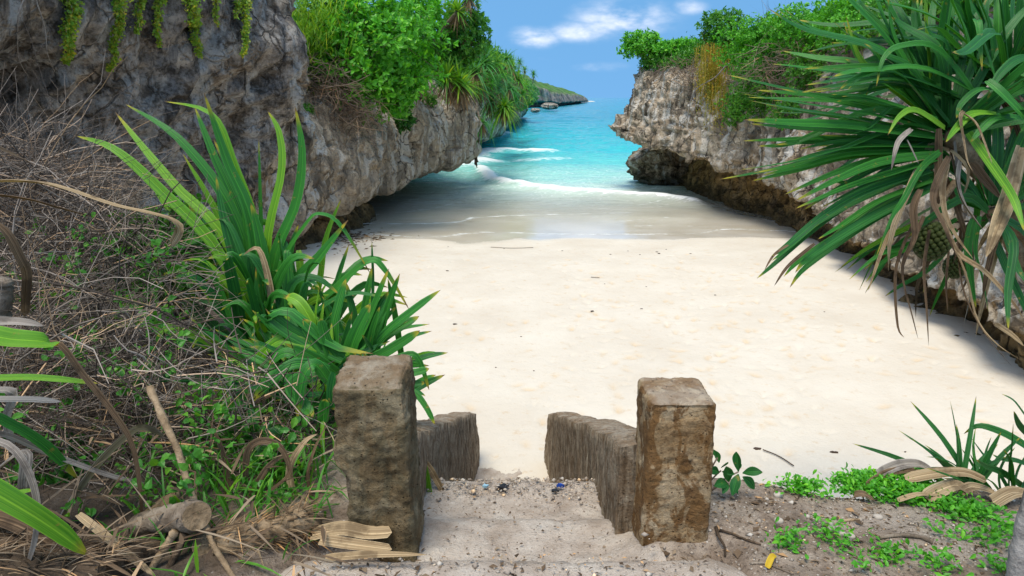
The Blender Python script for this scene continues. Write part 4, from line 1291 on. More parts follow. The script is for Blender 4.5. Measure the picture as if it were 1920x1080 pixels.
# pandanus thicket behind the point, getting smaller along the shore
rg = np.random.default_rng(50)
spots = [(905, 120, 36), (928, 118, 40), (915, 150, 38), (940, 140, 44), (960, 128, 50), (932, 168, 40), (955, 165, 46), (972, 150, 56), (900, 165, 35), (890, 135, 34), (978, 178, 60), (962, 190, 50), (948, 112, 48), (985, 165, 70), (920, 190, 37), (995, 180, 90), (870, 165, 31)]
for k, (a, b, y) in enumerate(spots):
    pandanus('pandanus', 'spiky pandanus head in the thicket along the shore behind the left point', [at(a, b, y)], at(a + rg.normal(0, 3), b + 24 * 40 / y, y + .6), 60 + k, ['leaf_blue', 'leaf_pan', 'leaf_blue'][k % 3], group='pandanus thicket behind the left point', R=1.25, nb=75, dead=.5, width=.05, droop=.45, seg=4)
for k, (a, b, y, lab) in enumerate([(974, 116, 95, 'tallest lone pandanus head on the skyline behind the left point'), (984, 131, 100, 'dark brownish pandanus head on the skyline next to the tallest one'), (1000, 139, 105, 'outermost pandanus head leaning over the sea on the skyline')]):
    pandanus('pandanus', lab, [at(a, b, y)], at(a - 6, b + 26, y + 1), 80 + k, 'leaf_blue', R=1.0, nb=60, dead=.3, width=.05, trunk_r=.1, seg=4)
rg = np.random.default_rng(51)
for k, (a, b, y) in enumerate([(895, 112, 37.5), (912, 140, 42), (932, 158, 48), (950, 150, 60), (962, 168, 68), (982, 168, 95), (972, 190, 75), (940, 180, 50), (992, 178, 120), (915, 112, 46), (890, 145, 36.5), (942, 125, 62)]):
    shrub('shrub', 'green bush filling the slope among the shore pandanus', at(a, b, y), np.array((.95, 1.2, .8)) * (1 + (y - 36) / 110), 300, .20 * (1 + (y - 36) / 90), ['leaf_mid', 'leaf_bright', 'leaf_blue'][k % 3], 100 + k, group='bushes behind the left point', lod=0, ros=6, stems=3, shell=.25)


def scrub_on(V, v, vmin, dens, leaf, mat, label, seed, name='scrub', ymin=-1e9, ymax=1e9, hgt=.5):
    """low scrub covering the upper part of a cliff, one mass nobody could count"""
    rng = np.random.default_rng(seed)
    idx = np.argwhere((v > vmin) & (V[..., 1] > ymin) & (V[..., 1] < ymax))
    idx = idx[rng.random(len(idx)) < dens]
    P = V[idx[:, 0], idx[:, 1]]
    g = fbm(P * .5 + seed, 3)
    P = P[g > -.08]; g = g[g > -.08]
    ros = 6; t = np.repeat(np.arange(len(P)), ros)
    Q = P[t] + rng.normal(size=(len(t), 3)) * np.array([.16, .16, .10]) + np.array([0, 0, 1.0]) * (rng.random(len(t)) * hgt * (.4 + 2.2 * np.clip(g[t] + .1, 0, 1)))[:, None]
    D = unit(rng.normal(size=Q.shape) + np.array([0, 0, .5])); U = rand_unit(len(t), rng)
    L = leaf * rng.uniform(.6, 1.3, len(t))
    Vv, F = leaves_mesh(Q, D, U, L, L * .22, 0)
    o = obj(name, mesh_np(name, Vv, F, True), M[mat]); return tag(o, label, 'scrub', None, 'stuff')
scrub_on(VL, vL, 6.15, .55, .17, 'leaf_mid', 'low green scrub covering the top of the left cliff', 7, ymin=18.5)
scrub_on(VF, vF, 5.6, .95, .5, 'leaf_mid', 'green scrub covering the shore behind the left point', 8, hgt=1.4)

# creepers hanging down the grey buttress
def creeper(px, y0, y1, w, label, seed, n, mat='leaf_lime'):
    rng = np.random.default_rng(seed)
    pts = []
    for yy in np.linspace(y0, y1, 14):
        p = hit(px + rng.normal(0, 1.2) + 6 * math.sin(yy * .02 + seed), yy, 'L', .10)
        if p is not None: pts.append(p)
    pts = np.array(pts)
    # it hangs free: no step back under the overhang
    pts[:, 0] = np.minimum.accumulate(pts[:, 0][::1] * 0 + pts[:, 0]) if False else pts[:, 0]
    root = thing('hanging_creeper', label, 'creeper', pts[0], 'creepers hanging down the grey buttress')
    mb = MB()
    for k in range(5):
        off = rng.normal(0, w * .4, 3) * np.array([1, .5, 0])
        m = int(rng.integers(8, 14)); add_tube(mb, pts[:m] + off + rng.normal(0, .015, (m, 3)), .006, 3)
    mb.part('stem', M['twig_brown'], root)
    t = rng.random(n) ** 1.15 * (len(pts) - 1); P = catmull(pts, t) + rng.normal(size=(n, 3)) * (w * .75 * (1 - .75 * t / len(pts)))[:, None] * np.array([.8, .5, .35])
    D = unit(rng.normal(size=(n, 3)) + np.array([.2, -.3, -.5])); U = unit(rng.normal(size=(n, 3)) + np.array([.5, -.8, .6]))
    L = .058 * rng.uniform(.6, 1.3, n)
    V, F = leaves_mesh(P, D, U, L, L * .38, 0)
    part('foliage', V, F, M[mat], root)
creeper(123, -15, 108, .14, 'widest yellow green creeper, leftmost on the grey buttress', 1, 1300)
creeper(210, -15, 128, .11, 'long creeper ending lowest on the grey buttress', 2, 1100)
creeper(257, -15, 62, .07, 'thin short creeper between two longer ones on the grey buttress', 3, 350)
creeper(297, -15, 80, .08, 'creeper with a side tuft near the middle of the grey buttress', 4, 520)
creeper(361, -15, 104, .13, 'reddish flecked broad creeper right of the middle of the grey buttress', 5, 1200)
creeper(398, -15, 44, .05, 'faint short creeper wisp on the grey buttress', 6, 200)
creeper(450, -15, 104, .10, 'creeper nearest the corner of the grey buttress', 7, 900)
creeper(434, -15, 38, .06, 'short creeper tuft just left of the corner creeper', 8, 260)

# bare pale roots on the buttress
for k, (pp, lab) in enumerate([([(45, -10), (28, 30), (20, 85), (40, 110), (60, 138)], 'pale bare root looping down the upper left rock'),
                               ([(55, -10), (72, 40), (92, 90), (108, 130)], 'pale straight root slanting across the upper left rock')]):
    p = [H(a, b, 'L', .12, 11) for a, b in pp]; mb = MB(); add_tube(mb, curve(p, 18), np.linspace(.013, .006, 18), 5)
    r_ = thing('hanging_root', lab, 'root', p[0]); mb.part('root', M['bark_grey'], r_)

# ------------------------------------------------------------------ plants on the right cliff
shrub('shrub', 'flat wind cut bush overhanging the tip of the right cliff', at(1205, 84, 33.4), (1.05, 1.0, .55), 560, .16, 'leaf_bright', 131, at(1225, 112, 33.8), shell=.3, up=.8)
shrub('shrub', 'low bright bush on the rim just behind the right cliff tip', at(1268, 94, 32.6), (1.15, 1.1, .45), 560, .16, 'leaf_bright', 132, at(1270, 112, 32.8), shell=.3, up=.8)
shrub('shrub', 'dark round bush standing on the skyline of the right cliff', at(1357, 52, 29.0), (.95, .9, .72), 560, .14, 'leaf_mid', 133, at(1357, 85, 29.4), shell=.35, up=.7)
shrub('shrub', 'broad green creeper bush covering the middle of the right cliff', H(1440, 90, 'R', .35, 25), (1.5, .9, 1.1), 1500, .11, 'leaf_bright', 134, at(1450, 110, 26.3), shell=.3)
shrub('shrub', 'leafy creeper curtain hanging below the broad right bush', H(1445, 170, 'R', .25, 24), (1.45, .55, 1.25), 1500, .10, 'leaf_mid', 135, at(1450, 120, 25.2), shell=.3, up=-.2)
shrub('shrub', 'yellowish bush on the skyline between the dark bush and the palm leaves', at(1500, 55, 23.5), (1.2, 1.0, .8), 800, .12, 'leaf_bright', 136, at(1505, 90, 24.2), shell=.3)
shrub('shrub', 'bright leafy bush behind the tips of the big pandanus leaves', at(1590, 42, 20.5), (1.05, .9, .75), 620, .12, 'leaf_bright', 137, at(1600, 75, 21.2), shell=.3)
shrub('shrub', 'small green tuft high on the rock behind the pandanus', at(1690, 30, 18), (.9, .8, .6), 420, .12, 'leaf_mid', 138, at(1695, 60, 18.6), shell=.3)
shrub('shrub', 'ferny green patch on the rock beneath the skyline bushes', H(1530, 140, 'R', .2, 22), (1.0, .5, .8), 700, .09, 'leaf_mid', 139, at(1540, 120, 22.6), shell=.3)
shrub('shrub', 'green creeper patch hanging beside the ochre curtain', H(1398, 200, 'R', .2, 25), (.75, .45, .8), 520, .10, 'leaf_mid', 151, H(1400, 170, 'R', .05, 25), shell=.3, up=-.2)
shrub('shrub', 'small creeper patch low on the right cliff under the bleached branch', H(1490, 215, 'R', .2, 23), (.7, .4, .55), 380, .10, 'leaf_mid', 152, H(1490, 200, 'R', .05, 23), shell=.3, up=-.2)
scrub_on(VR, vR, 6.3, .5, .16, 'leaf_mid', 'low green scrub covering the top of the right cliff', 9, ymin=6)
mb = tangle(300, H(1490, 140, 'R', .5, 23), (1.4, .5, .9), .9, .009, 33, .5)
tw = thing('dry_twigs', 'dry bare stems tangled in the creepers of the right cliff', 'twigs', at(1490, 110, 23.6), None, 'stuff'); mb.part('twig', M['twig_brown'], tw)
mb = tangle(170, H(1300, 135, 'R', .3, 31), (1.4, .5, .6), .9, .009, 34, .6)
tw = thing('dry_twigs', 'dry roots hanging under the rim of the right cliff tip', 'twigs', at(1300, 110, 31.4), None, 'stuff'); mb.part('twig', M['twig_brown'], tw)
# ochre curtain of hanging strands
def curtain():
    rng = np.random.default_rng(77)
    root = thing('hanging_creeper', 'yellow ochre curtain of thin strands hanging down the right cliff', 'creeper', at(1350, 85, 28))
    n = 520
    a = rng.normal(0, 16, n); b = rng.uniform(0, 1, n) ** 1.3
    P = np.array([H(1340 + x + 14 * t, 80 + 95 * t, 'R', .22 + rng.uniform(0, .25), 27.6) for x, t in zip(a, b)])
    d = unit(np.array([.03, -.10, -1.0]) + .07 * rng.normal(size=(n, 3)))
    V, F = blades_mesh(P, d, rng.uniform(.6, 1.7, n), .009, 0, 5)
    part('strand', V, F, M['leaf_ochre'], root)['kind'] = 'stuff'
    m = 5200; t = rng.integers(n, size=m); q = P[t] + d[t] * rng.uniform(0, 1.5, m)[:, None] + .07 * rng.normal(size=(m, 3))
    V, F = leaves_mesh(q, unit(rng.normal(size=(m, 3)) + np.array([0, -.2, -.6])), rand_unit(m, rng), .075, .02, 0)
    part('foliage', V, F, M['leaf_ochre'], root)
curtain()
# the long bleached branch lying across the right cliff
mb = MB(); rg = np.random.default_rng(78)
mainp = [H(a, b, 'R', .55, 25) for a, b in ((1432, 112), (1390, 132), (1350, 152), (1318, 185), (1305, 225), (1322, 262))]
add_tube(mb, curve(mainp, 24), np.linspace(.032, .012, 24), 6)
for k in range(11):
    s = mainp[0] + .05 * rg.normal(size=3); e = H(1440 + rg.normal(0, 16), 140 + rg.uniform(-10, 28), 'R', .6, 24)
    add_tube(mb, curve([s, .5 * (s + e) + .08 * rg.normal(size=3), e], 6), np.linspace(.018, .006, 6), 5)
br = thing('dead_branch', 'long bleached bare branch arching down the right cliff', 'branch', mainp[0]); mb.part('branch', M['bark_grey'], br)
for k, (a, b, L, lab) in enumerate([(1448, 18, 1.0, 'dry grass stalks on the skyline above the broad right bush'), (1358, 30, .7, 'thin dark stalks standing out of the dark round bush'), (1262, 82, .35, 'short dry stalks on the low bush at the right tip')]):
    grass_tuft('dry_stalks', lab, at(a, b + 25, 24 if k == 0 else 28.8 if k == 1 else 32.6), (.28, .2, .1), 26, L, .006, 140 + k, 'twig', 'stalks', .15)

# ------------------------------------------------------------------ the big pandanus on the right
C3 = lambda *pp: [(1380 + a / 2.25, b / 2.25) for a, b in pp]
C5 = lambda *pp: [(1400 + a / 1.929, 400 + b / 1.929) for a, b in pp]
pr_base = np.array([3.95, 4.5, .75])
pr = thing('pandanus', 'big pandanus with long arching dark green leaves and a hanging fruit at the right', 'pandanus', pr_base)


def ringed_trunk(parent, pts, r0, r1, n=40, name='trunk', m='bark_tan'):
    P = curve(pts, n); r = np.linspace(r0, r1, n) * (1 + .07 * np.sin(np.arange(n) * 1.9)) * (1 + .05 * RNG.normal(size=n))
    mb = MB(); add_tube(mb, P, r, 12); return mb.part(name, M[m], parent)
hA = at(1778, 250, 4.35); hB = at(1885, 150, 4.5); hC = at(1860, 395, 4.3)
ringed_trunk(pr, [pr_base, at(1975, 640, 4.5), at(1925, 440, 4.5), at(1850, 335, 4.45), hA], .085, .055)
ringed_trunk(pr, [at(1925, 440, 4.5), at(1925, 300, 4.55), hB], .06, .05, 24)
ringed_trunk(pr, [at(1950, 540, 4.5), at(1905, 470, 4.35), hC], .05, .04, 20)

big = [  # (spots of the photo's enlargement, distance at base, at tip, width, kind)
    (C3((900, 520), (620, 225), (290, 125), (135, 35)), 4.3, 3.9, .060, 'strap_dark'),
    (C3((870, 560), (600, 490), (300, 440), (20, 395)), 4.3, 3.8, .062, 'strap'),
    (C3((860, 540), (560, 430), (300, 400), (85, 380)), 4.4, 4.2, .058, 'strap'),
    (C3((870, 580), (500, 530), (250, 518), (35, 505)), 4.3, 3.7, .075, 'strap'),
    (C3((870, 600), (500, 560), (250, 540), (60, 522)), 4.35, 3.85, .055, 'strap_dark'),
    (C3((1010, 400), (850, 205), (700, 192), (622, 245), (592, 365)), 4.2, 4.0, .050, 'strap'),
    (C3((1010, 390), (800, 290), (620, 290), (500, 330), (435, 380)), 4.2, 3.9, .058, 'strap'),
    (C3((970, 420), (700, 318), (520, 325), (290, 360)), 4.3, 3.9, .062, 'strap_dark'),
    (C3((970, 430), (700, 352), (510, 360), (320, 380)), 4.3, 4.0, .056, 'strap_dark'),
    (C3((830, 480), (720, 200), (620, 0), (590, -60)), 4.4, 4.5, .075, 'strap'),
    (C3((850, 470), (640, 170), (480, 0), (440, -50)), 4.4, 4.4, .070, 'strap'),
    (C3((830, 440), (800, 100), (805, -40)), 4.5, 4.6, .066, 'strap_light'),
    (C3((840, 400), (868, 90), (895, -40)), 4.4, 4.3, .076, 'strap'),
    (C3((860, 380), (760, 150), (752, -30)), 4.5, 4.7, .060, 'strap_dark'),
    (C3((830, 480), (690, 210), (650, 90), (640, -20)), 4.35, 4.3, .085, 'strap'),
    (C3((1010, 300), (960, 120), (905, 0), (890, -40)), 4.3, 4.0, .085, 'strap'),
    (C3((1100, 330), (1070, 120), (1030, 10), (1010, -60)), 4.4, 4.2, .090, 'strap_dark'),
    (C3((1150, 320), (1125, 100), (1105, -40)), 4.4, 4.3, .080, 'strap_dark'),
    (C3((1190, 330), (1195, 100), (1200, -40)), 4.5, 4.5, .080, 'strap_dark'),
    (C3((1100, 350), (1020, 110), (1025, 115), (1038, 300)), 4.1, 3.9, .060, 'strap'),
    (C3((950, 340), (900, 150), (930, -40)), 4.5, 4.7, .065, 'strap'),
    (C3((1050, 300), (1000, 150), (960, 60), (985, -40)), 4.6, 4.8, .07, 'strap_dark'),
    (C3((760, 440), (640, 300), (560, 200), (400, 180)), 4.5, 4.5, .050, 'strap'),
    (C3((780, 470), (620, 340), (520, 240), (465, 70)), 4.5, 4.7, .048, 'strap_light'),
    (C3((850, 500), (600, 420), (480, 400), (400, 400)), 4.2, 3.9, .045, 'strap'),
    (C3((860, 620), (500, 620), (250, 680), (0, 720)), 4.3, 3.8, .055, 'strap'),
    (C3((870, 640), (500, 650), (270, 705), (105, 740)), 4.3, 3.9, .058, 'strap'),
    (C3((860, 640), (600, 600), (420, 600), (265, 630)), 4.35, 4.1, .052, 'strap_dark'),
    (C3((860, 650), (620, 680), (440, 750), (245, 850)), 4.25, 3.7, .062, 'strap'),
    (C3((850, 670), (620, 740), (440, 800), (250, 880)), 4.25, 3.8, .058, 'strap'),
    (C3((820, 720), (560, 800), (380, 900), (210, 1040), (150, 1080)), 4.25, 3.6, .062, 'strap_dark'),
    (C3((830, 760), (600, 850), (430, 960), (345, 1010)), 4.25, 3.8, .055, 'strap'),
    (C3((830, 790), (600, 900), (430, 1000), (300, 1090), (250, 1150)), 4.25, 3.6, .068, 'strap_dark'),
    (C3((840, 700), (640, 790), (450, 880), (280, 985)), 4.3, 4.0, .05, 'strap_dark'),
    (C3((860, 600), (700, 560), (560, 575), (340, 570)), 4.4, 4.3, .045, 'strap'),
    (C3((880, 540), (760, 465), (690, 490), (640, 570)), 4.0, 3.8, .045, 'strap_light'),
    (C3((1100, 480), (1000, 480), (930, 540), (885, 600)), 4.0, 3.8, .062, 'strap_light'),
    (C3((1215, 500), (1100, 495), (1030, 550), (990, 600)), 4.0, 3.9, .06, 'strap'),
    (C3((980, 560), (1080, 700), (1160, 820), (1192, 900), (1215, 975)), 4.0, 3.7, .070, 'strap_light'),
    (C3((1060, 340), (1120, 390), (1215, 490), (1260, 560)), 4.0, 3.8, .070, 'strap'),
    (C3((1100, 380), (1020, 380), (950, 440), (930, 500)), 4.0, 3.9, .055, 'strap'),
    (C3((860, 640), (780, 710), (700, 850), (655, 920), (590, 1085)), 4.1, 3.7, .050, 'strap'),
    (C3((1230, 240), (1170, 260), (1100, 330), (1060, 420)), 4.2, 4.0, .07, 'strap_dark'),
    (C5((760, 20), (600, 120), (480, 150), (370, 240)), 4.3, 4.0, .042, 'strap'),
    (C5((760, 60), (620, 110), (500, 170), (430, 250)), 4.35, 4.1, .045, 'strap'),
    (C5((700, 0), (520, 80), (430, 130), (340, 195)), 4.3, 4.2, .04, 'strap_light'),
    (C5((820, 20), (800, 120), (812, 240), (830, 345)), 4.2, 4.1, .055, 'strap'),
    (C5((840, 10), (825, 130), (850, 230), (875, 360)), 4.2, 4.1, .055, 'strap'),
    (C5((900, 100), (940, 200), (1003, 330), (1040, 420)), 4.2, 4.0, .06, 'strap_dark'),
    (C5((930, 60), (980, 200), (1020, 260)), 4.2, 4.0, .06, 'strap_dark'),
    (C5((640, 60), (642, 170), (640, 290)), 4.2, 4.15, .03, 'strap'),
    (C5((760, 90), (660, 200), (560, 260), (500, 300)), 4.4, 4.3, .038, 'strap_dark'),
]
for pix, a, b, w, kd in big:
    px_leaf(pr, pix, a, b, w * .82, kd, n=18, roll=RNG.uniform(-.5, .5))
    if pix[-1][0] < 1600 or pix[-1][1] < 20:           # the fan is dense: a neighbour behind each leaf
        for q_ in range(2):
            jx, jy = RNG.normal(12, 26), RNG.normal(8, 22)
            px_leaf(pr, [(x_ + jx * i_ / 3, y_ + jy * i_ / 3) for i_, (x_, y_) in enumerate(pix)], a + .12, b + RNG.uniform(.05, .6), w * .74, ['strap_dark', 'strap'][q_], n=15, roll=RNG.uniform(-.6, .6))
# fill leaves of the two heads, radiating
rg = np.random.default_rng(90)
for h, n, ln in ((hA, 44, 1.15), (hB, 64, 1.25), (hC, 24, .95)):
    for k in range(n):
        d = rand_unit(1, rg)[0]; d[2] = d[2] * .7 + .25; d[1] = d[1] * .8 + .25; d = unit(d)
        L = ln * rg.uniform(.7, 1.15); side = .04 * rg.normal(size=3)
        p0 = h + .04 * d; p1 = h + d * L * .45 + np.array([0, 0, .10]) + side; p2 = h + d * L * .8 + np.array([0, 0, -.02]); p3 = h + d * L * 1.0 - np.array([0, 0, .10 * rg.uniform(.2, 1.6)])
        strap_leaf(pr, [p0, p1, p2, p3], .056 * rg.uniform(.8, 1.2), ['strap', 'strap_dark', 'strap_dark'][k % 3], n=13, roll=rg.uniform(-.6, .6))
# dead straps
dead = [
    (C3((1195, 620), (1140, 830), (1095, 960), (1055, 1085)), 4.0, 3.8, .115, 'strap_dead'),
    (C3((960, 470), (945, 500), (960, 600), (975, 680), (1000, 725)), 3.9, 3.8, .025, 'strap_dead'),
    (C3((960, 480), (1010, 520), (1050, 610), (1080, 690)), 3.9, 3.8, .028, 'strap_dead'),
    (C3((740, 545), (690, 590), (670, 640), (655, 720)), 3.9, 3.8, .030, 'strap_grey'),
    (C3((720, 590), (745, 640), (770, 690)), 3.9, 3.9, .020, 'strap_grey'),
    (C3((900, 660), (850, 760), (830, 850), (880, 960), (930, 1080)), 4.0, 3.9, .040, 'strap_brown'),
    (C3((890, 690), (870, 790), (880, 900), (930, 1000), (1000, 1090)), 4.0, 3.9, .038, 'strap_dead'),
    (C3((940, 680), (930, 760), (960, 860), (1050, 980)), 4.05, 3.9, .060, 'strap_grey'),
    (C3((780, 800), (750, 880), (755, 1000), (720, 1085)), 4.0, 3.9, .045, 'strap_brown'),
    (C3((990, 690), (1050, 760), (1120, 840)), 4.2, 4.2, .060, 'strap_brown'),
    (C5((640, 10), (600, 100), (560, 210), (600, 380), (620, 455)), 4.0, 3.9, .028, 'strap_brown'),
    (C5((660, 60), (640, 200), (650, 350), (658, 480)), 4.05, 3.95, .024, 'strap_brown'),
    (C5((700, 0), (760, 140), (860, 210), (960, 320), (1000, 380)), 3.95, 3.8, .035, 'strap_dead'),
    (C5((720, 60), (790, 220), (830, 380), (900, 470), (990, 530)), 4.0, 3.8, .030, 'strap_dead'),
    (C5((760, 100), (780, 270), (850, 420), (960, 555)), 4.0, 3.8, .022, 'strap_brown'),
    (C5((600, 40), (540, 200), (545, 400), (570, 450)), 4.0, 3.9, .018, 'strap_brown'),
    (C5((520, 60), (480, 160), (440, 280)), 4.0, 3.9, .022, 'strap_dead'),
    (C5((730, 130), (720, 260), (728, 360)), 4.1, 4.0, .020, 'strap_brown'),
    (C5((900, 400), (960, 440), (1003, 480)), 4.0, 3.9, .030, 'strap_dead'),
    (C5((245, 110), (150, 190), (100, 262)), 3.75, 3.6, .020, 'strap_brown'),
    (C5((150, 115), (100, 150), (65, 205)), 3.65, 3.6, .018, 'strap_brown'),
]
for pix, a, b, w, kd in dead:
    px_leaf(pr, pix, a, b, w, kd, n=14, roll=RNG.uniform(-.8, .8), keel=.5, name='dead_leaf')
for k in range(22):
    h = [hA, hB, hC][k % 3]; p0 = h + .06 * rg.normal(size=3) - np.array([0, 0, .06]); d = rg.normal(size=3) * np.array([.25, .2, .1])
    L = rg.uniform(.35, .85)
    strap_leaf(pr, [p0, p0 + d * .5 + np.array([0, 0, -.25 * L]), p0 + d + np.array([0, 0, -.65 * L]), p0 + d * .9 + np.array([0, 0, -L])], .035 * rg.uniform(.6, 1.4), ['strap_brown', 'strap_dead', 'strap_grey', 'strap_brown'][k % 4], n=9, name='dead_leaf')


def fruit(parent, c, R, seed):
    """hanging fruit made of knobbly wedge segments"""
    rng = np.random.default_rng(seed)
    n = 130; k = np.arange(n) + .5
    ph = np.arccos(1 - 2 * k / n); th = math.pi * (1 + 5 ** .5) * k
    D = np.stack([np.cos(th) * np.sin(ph), np.sin(th) * np.sin(ph), np.cos(ph)], -1)
    mb = MB()
    u = np.linspace(0, 2 * math.pi, 7)[:-1]
    for d in D:
        a = unit(np.cross(d, [.3, .5, .8])); b = np.cross(d, a)
        ring = lambda r, h: (c + d * (R * h) * np.array([1, 1, 1.15]) + r * R * (np.cos(u)[:, None] * a + np.sin(u)[:, None] * b))
        rr = .17 * rng.uniform(.9, 1.1)
        V = np.concatenate([ring(rr * .8, .75), ring(rr, .93), ring(rr * .75, 1.02), (c + d * R * np.array([1, 1, 1.15]) * 1.05)[None]])
        F = [[j, (j + 1) % 6, 6 + (j + 1) % 6, 6 + j] for j in range(6)] + [[6 + j, 6 + (j + 1) % 6, 12 + (j + 1) % 6, 12 + j] for j in range(6)]
        n0 = mb.n; mb.add(V, np.array(F)); mb.F[3].append(np.array([[12 + j, 12 + (j + 1) % 6, 18] for j in range(6)]) + n0)
    o = mb.part('fruit', M['fruit'], parent)
    mb = MB(); add_tube(mb, curve([c + np.array([0, 0, R]), c + np.array([.05, .05, R + .12]), c + np.array([.15, .1, R + .25])], 8), .022, 7)
    mb.part('fruit_stalk', M['bark_tan'], parent)
    return o
fruit(pr, at(1746, 452, 4.15), .105, 1)
fruit(pr, at(1790, 500, 4.45), .07, 2)

# ------------------------------------------------------------------ the two strap-leaved plants on the left
C4 = lambda *pp: [(300 + a / 1.8625, 200 + b / 1.8625) for a, b in pp]
pl = thing('pandanus', 'tall young pandanus with upright strap leaves behind the left gate post', 'pandanus', at(505, 700, 4.0))
tall = [
    ([(505, 690), (450, 430), (345, 270), (235, 195)], 4.0, 4.2, .060, 'strap'),
    ([(505, 690), (475, 430), (425, 300), (382, 173)], 4.0, 4.0, .066, 'strap'),
    ([(505, 690), (485, 450), (440, 310), (398, 215), (308, 190)], 4.0, 4.1, .046, 'strap_light'),
    ([(508, 690), (512, 500), (556, 380), (567, 285), (553, 198)], 4.0, 4.0, .066, 'strap'),
    ([(505, 690), (500, 470), (528, 325), (524, 250), (502, 208)], 4.0, 4.1, .050, 'strap_light'),
    ([(500, 690), (415, 480), (300, 355), (215, 280), (143, 255)], 3.9, 4.0, .060, 'strap_light'),
    ([(500, 690), (430, 460), (330, 350), (265, 272), (216, 210)], 4.0, 4.3, .054, 'strap_light'),
    ([(500, 690), (490, 430), (485, 258)], 4.2, 4.3, .024, 'strap'),
    ([(498, 690), (425, 440), (343, 288)], 4.2, 4.4, .046, 'strap_light'),
    ([(500, 690), (460, 440), (400, 290), (365, 200)], 4.1, 4.3, .055, 'strap'),
    ([(500, 690), (480, 480), (445, 360), (400, 260)], 4.1, 4.3, .060, 'strap_dark'),
    ([(505, 690), (520, 520), (575, 420), (603, 402), (640, 425), (697, 518)], 3.9, 3.9, .060, 'strap'),
    ([(515, 690), (550, 545), (600, 480), (653, 412)], 3.9, 3.9, .075, 'strap'),
    ([(520, 690), (590, 560), (610, 450), (640, 372)], 4.1, 4.2, .038, 'strap_light'),
    ([(510, 680), (545, 540), (592, 522), (636, 552)], 3.8, 3.8, .055, 'strap_dark'),
    ([(505, 690), (400, 560), (345, 460), (318, 400)], 4.1, 4.3, .058, 'strap_dark'),
    ([(505, 690), (430, 560), (385, 450), (350, 370)], 4.1, 4.3, .062, 'strap'),
    ([(500, 700), (390, 600), (330, 540), (290, 500)], 4.0, 4.2, .06, 'strap_dark'),
    ([(500, 690), (450, 520), (420, 410), (405, 330)], 3.9, 4.0, .060, 'strap_dark'),
    ([(505, 690), (470, 540), (462, 420), (455, 330)], 4.0, 4.1, .068, 'strap'),
    ([(505, 690), (498, 540), (488, 450), (470, 380)], 3.9, 3.9, .072, 'strap'),
    ([(510, 690), (525, 560), (545, 470), (560, 420)], 4.1, 4.2, .060, 'strap_dark'),
    ([(505, 690), (420, 640), (330, 560), (250, 480)], 4.2, 4.5, .05, 'strap_light'),
    ([(500, 700), (395, 655), (330, 650), (270, 690)], 3.9, 3.9, .05, 'strap_dark'),
    ([(520, 700), (505, 640), (485, 560), (480, 500)], 3.7, 3.7, .080, 'strap_dark'),
    ([(530, 690), (512, 600), (507, 540), (486, 468), (456, 478)], 3.75, 3.8, .040, 'strap_dead'),
    ([(500, 590), (440, 560), (300, 370), (300, 330)], 4.4, 4.7, .035, 'strap_light'),
    ([(505, 690), (560, 600), (625, 545), (690, 490), (722, 507), (768, 582)], 3.9, 3.9, .060, 'strap'),
]
for pix, a, b, w, kd in tall:
    px_leaf(pl, pix, a, b, w * 1.15, kd, n=18, roll=RNG.uniform(-.5, .5))
rg = np.random.default_rng(92); c0 = at(505, 690, 4.0)
for k in range(110):
    c0 = at(505 + rg.uniform(-45, 75), 690 + rg.uniform(-15, 45), 3.95 + rg.normal(0, .15))
    d = unit(np.array([rg.normal(0, .42) - .02, rg.normal(0, .35), rg.uniform(.5, 1.2)])); L = rg.uniform(.5, 1.05)
    strap_leaf(pl, [c0 + .05 * rg.normal(size=3), c0 + d * L * .5 + np.array([0, 0, .05]), c0 + d * L * .85, c0 + d * L + np.array([d[0] * .15, 0, -.12])], .058 * rg.uniform(.8, 1.25), ['strap', 'strap_dark', 'strap_light', 'strap_dark'][k % 4], n=13)
c0 = at(505, 690, 4.0)
ringed_trunk(pl, [at(500, 800, 3.95) * np.array([1, 1, 0]) + np.array([0, 0, 2.25]), at(503, 760, 4.0), c0], .07, .06, 16)

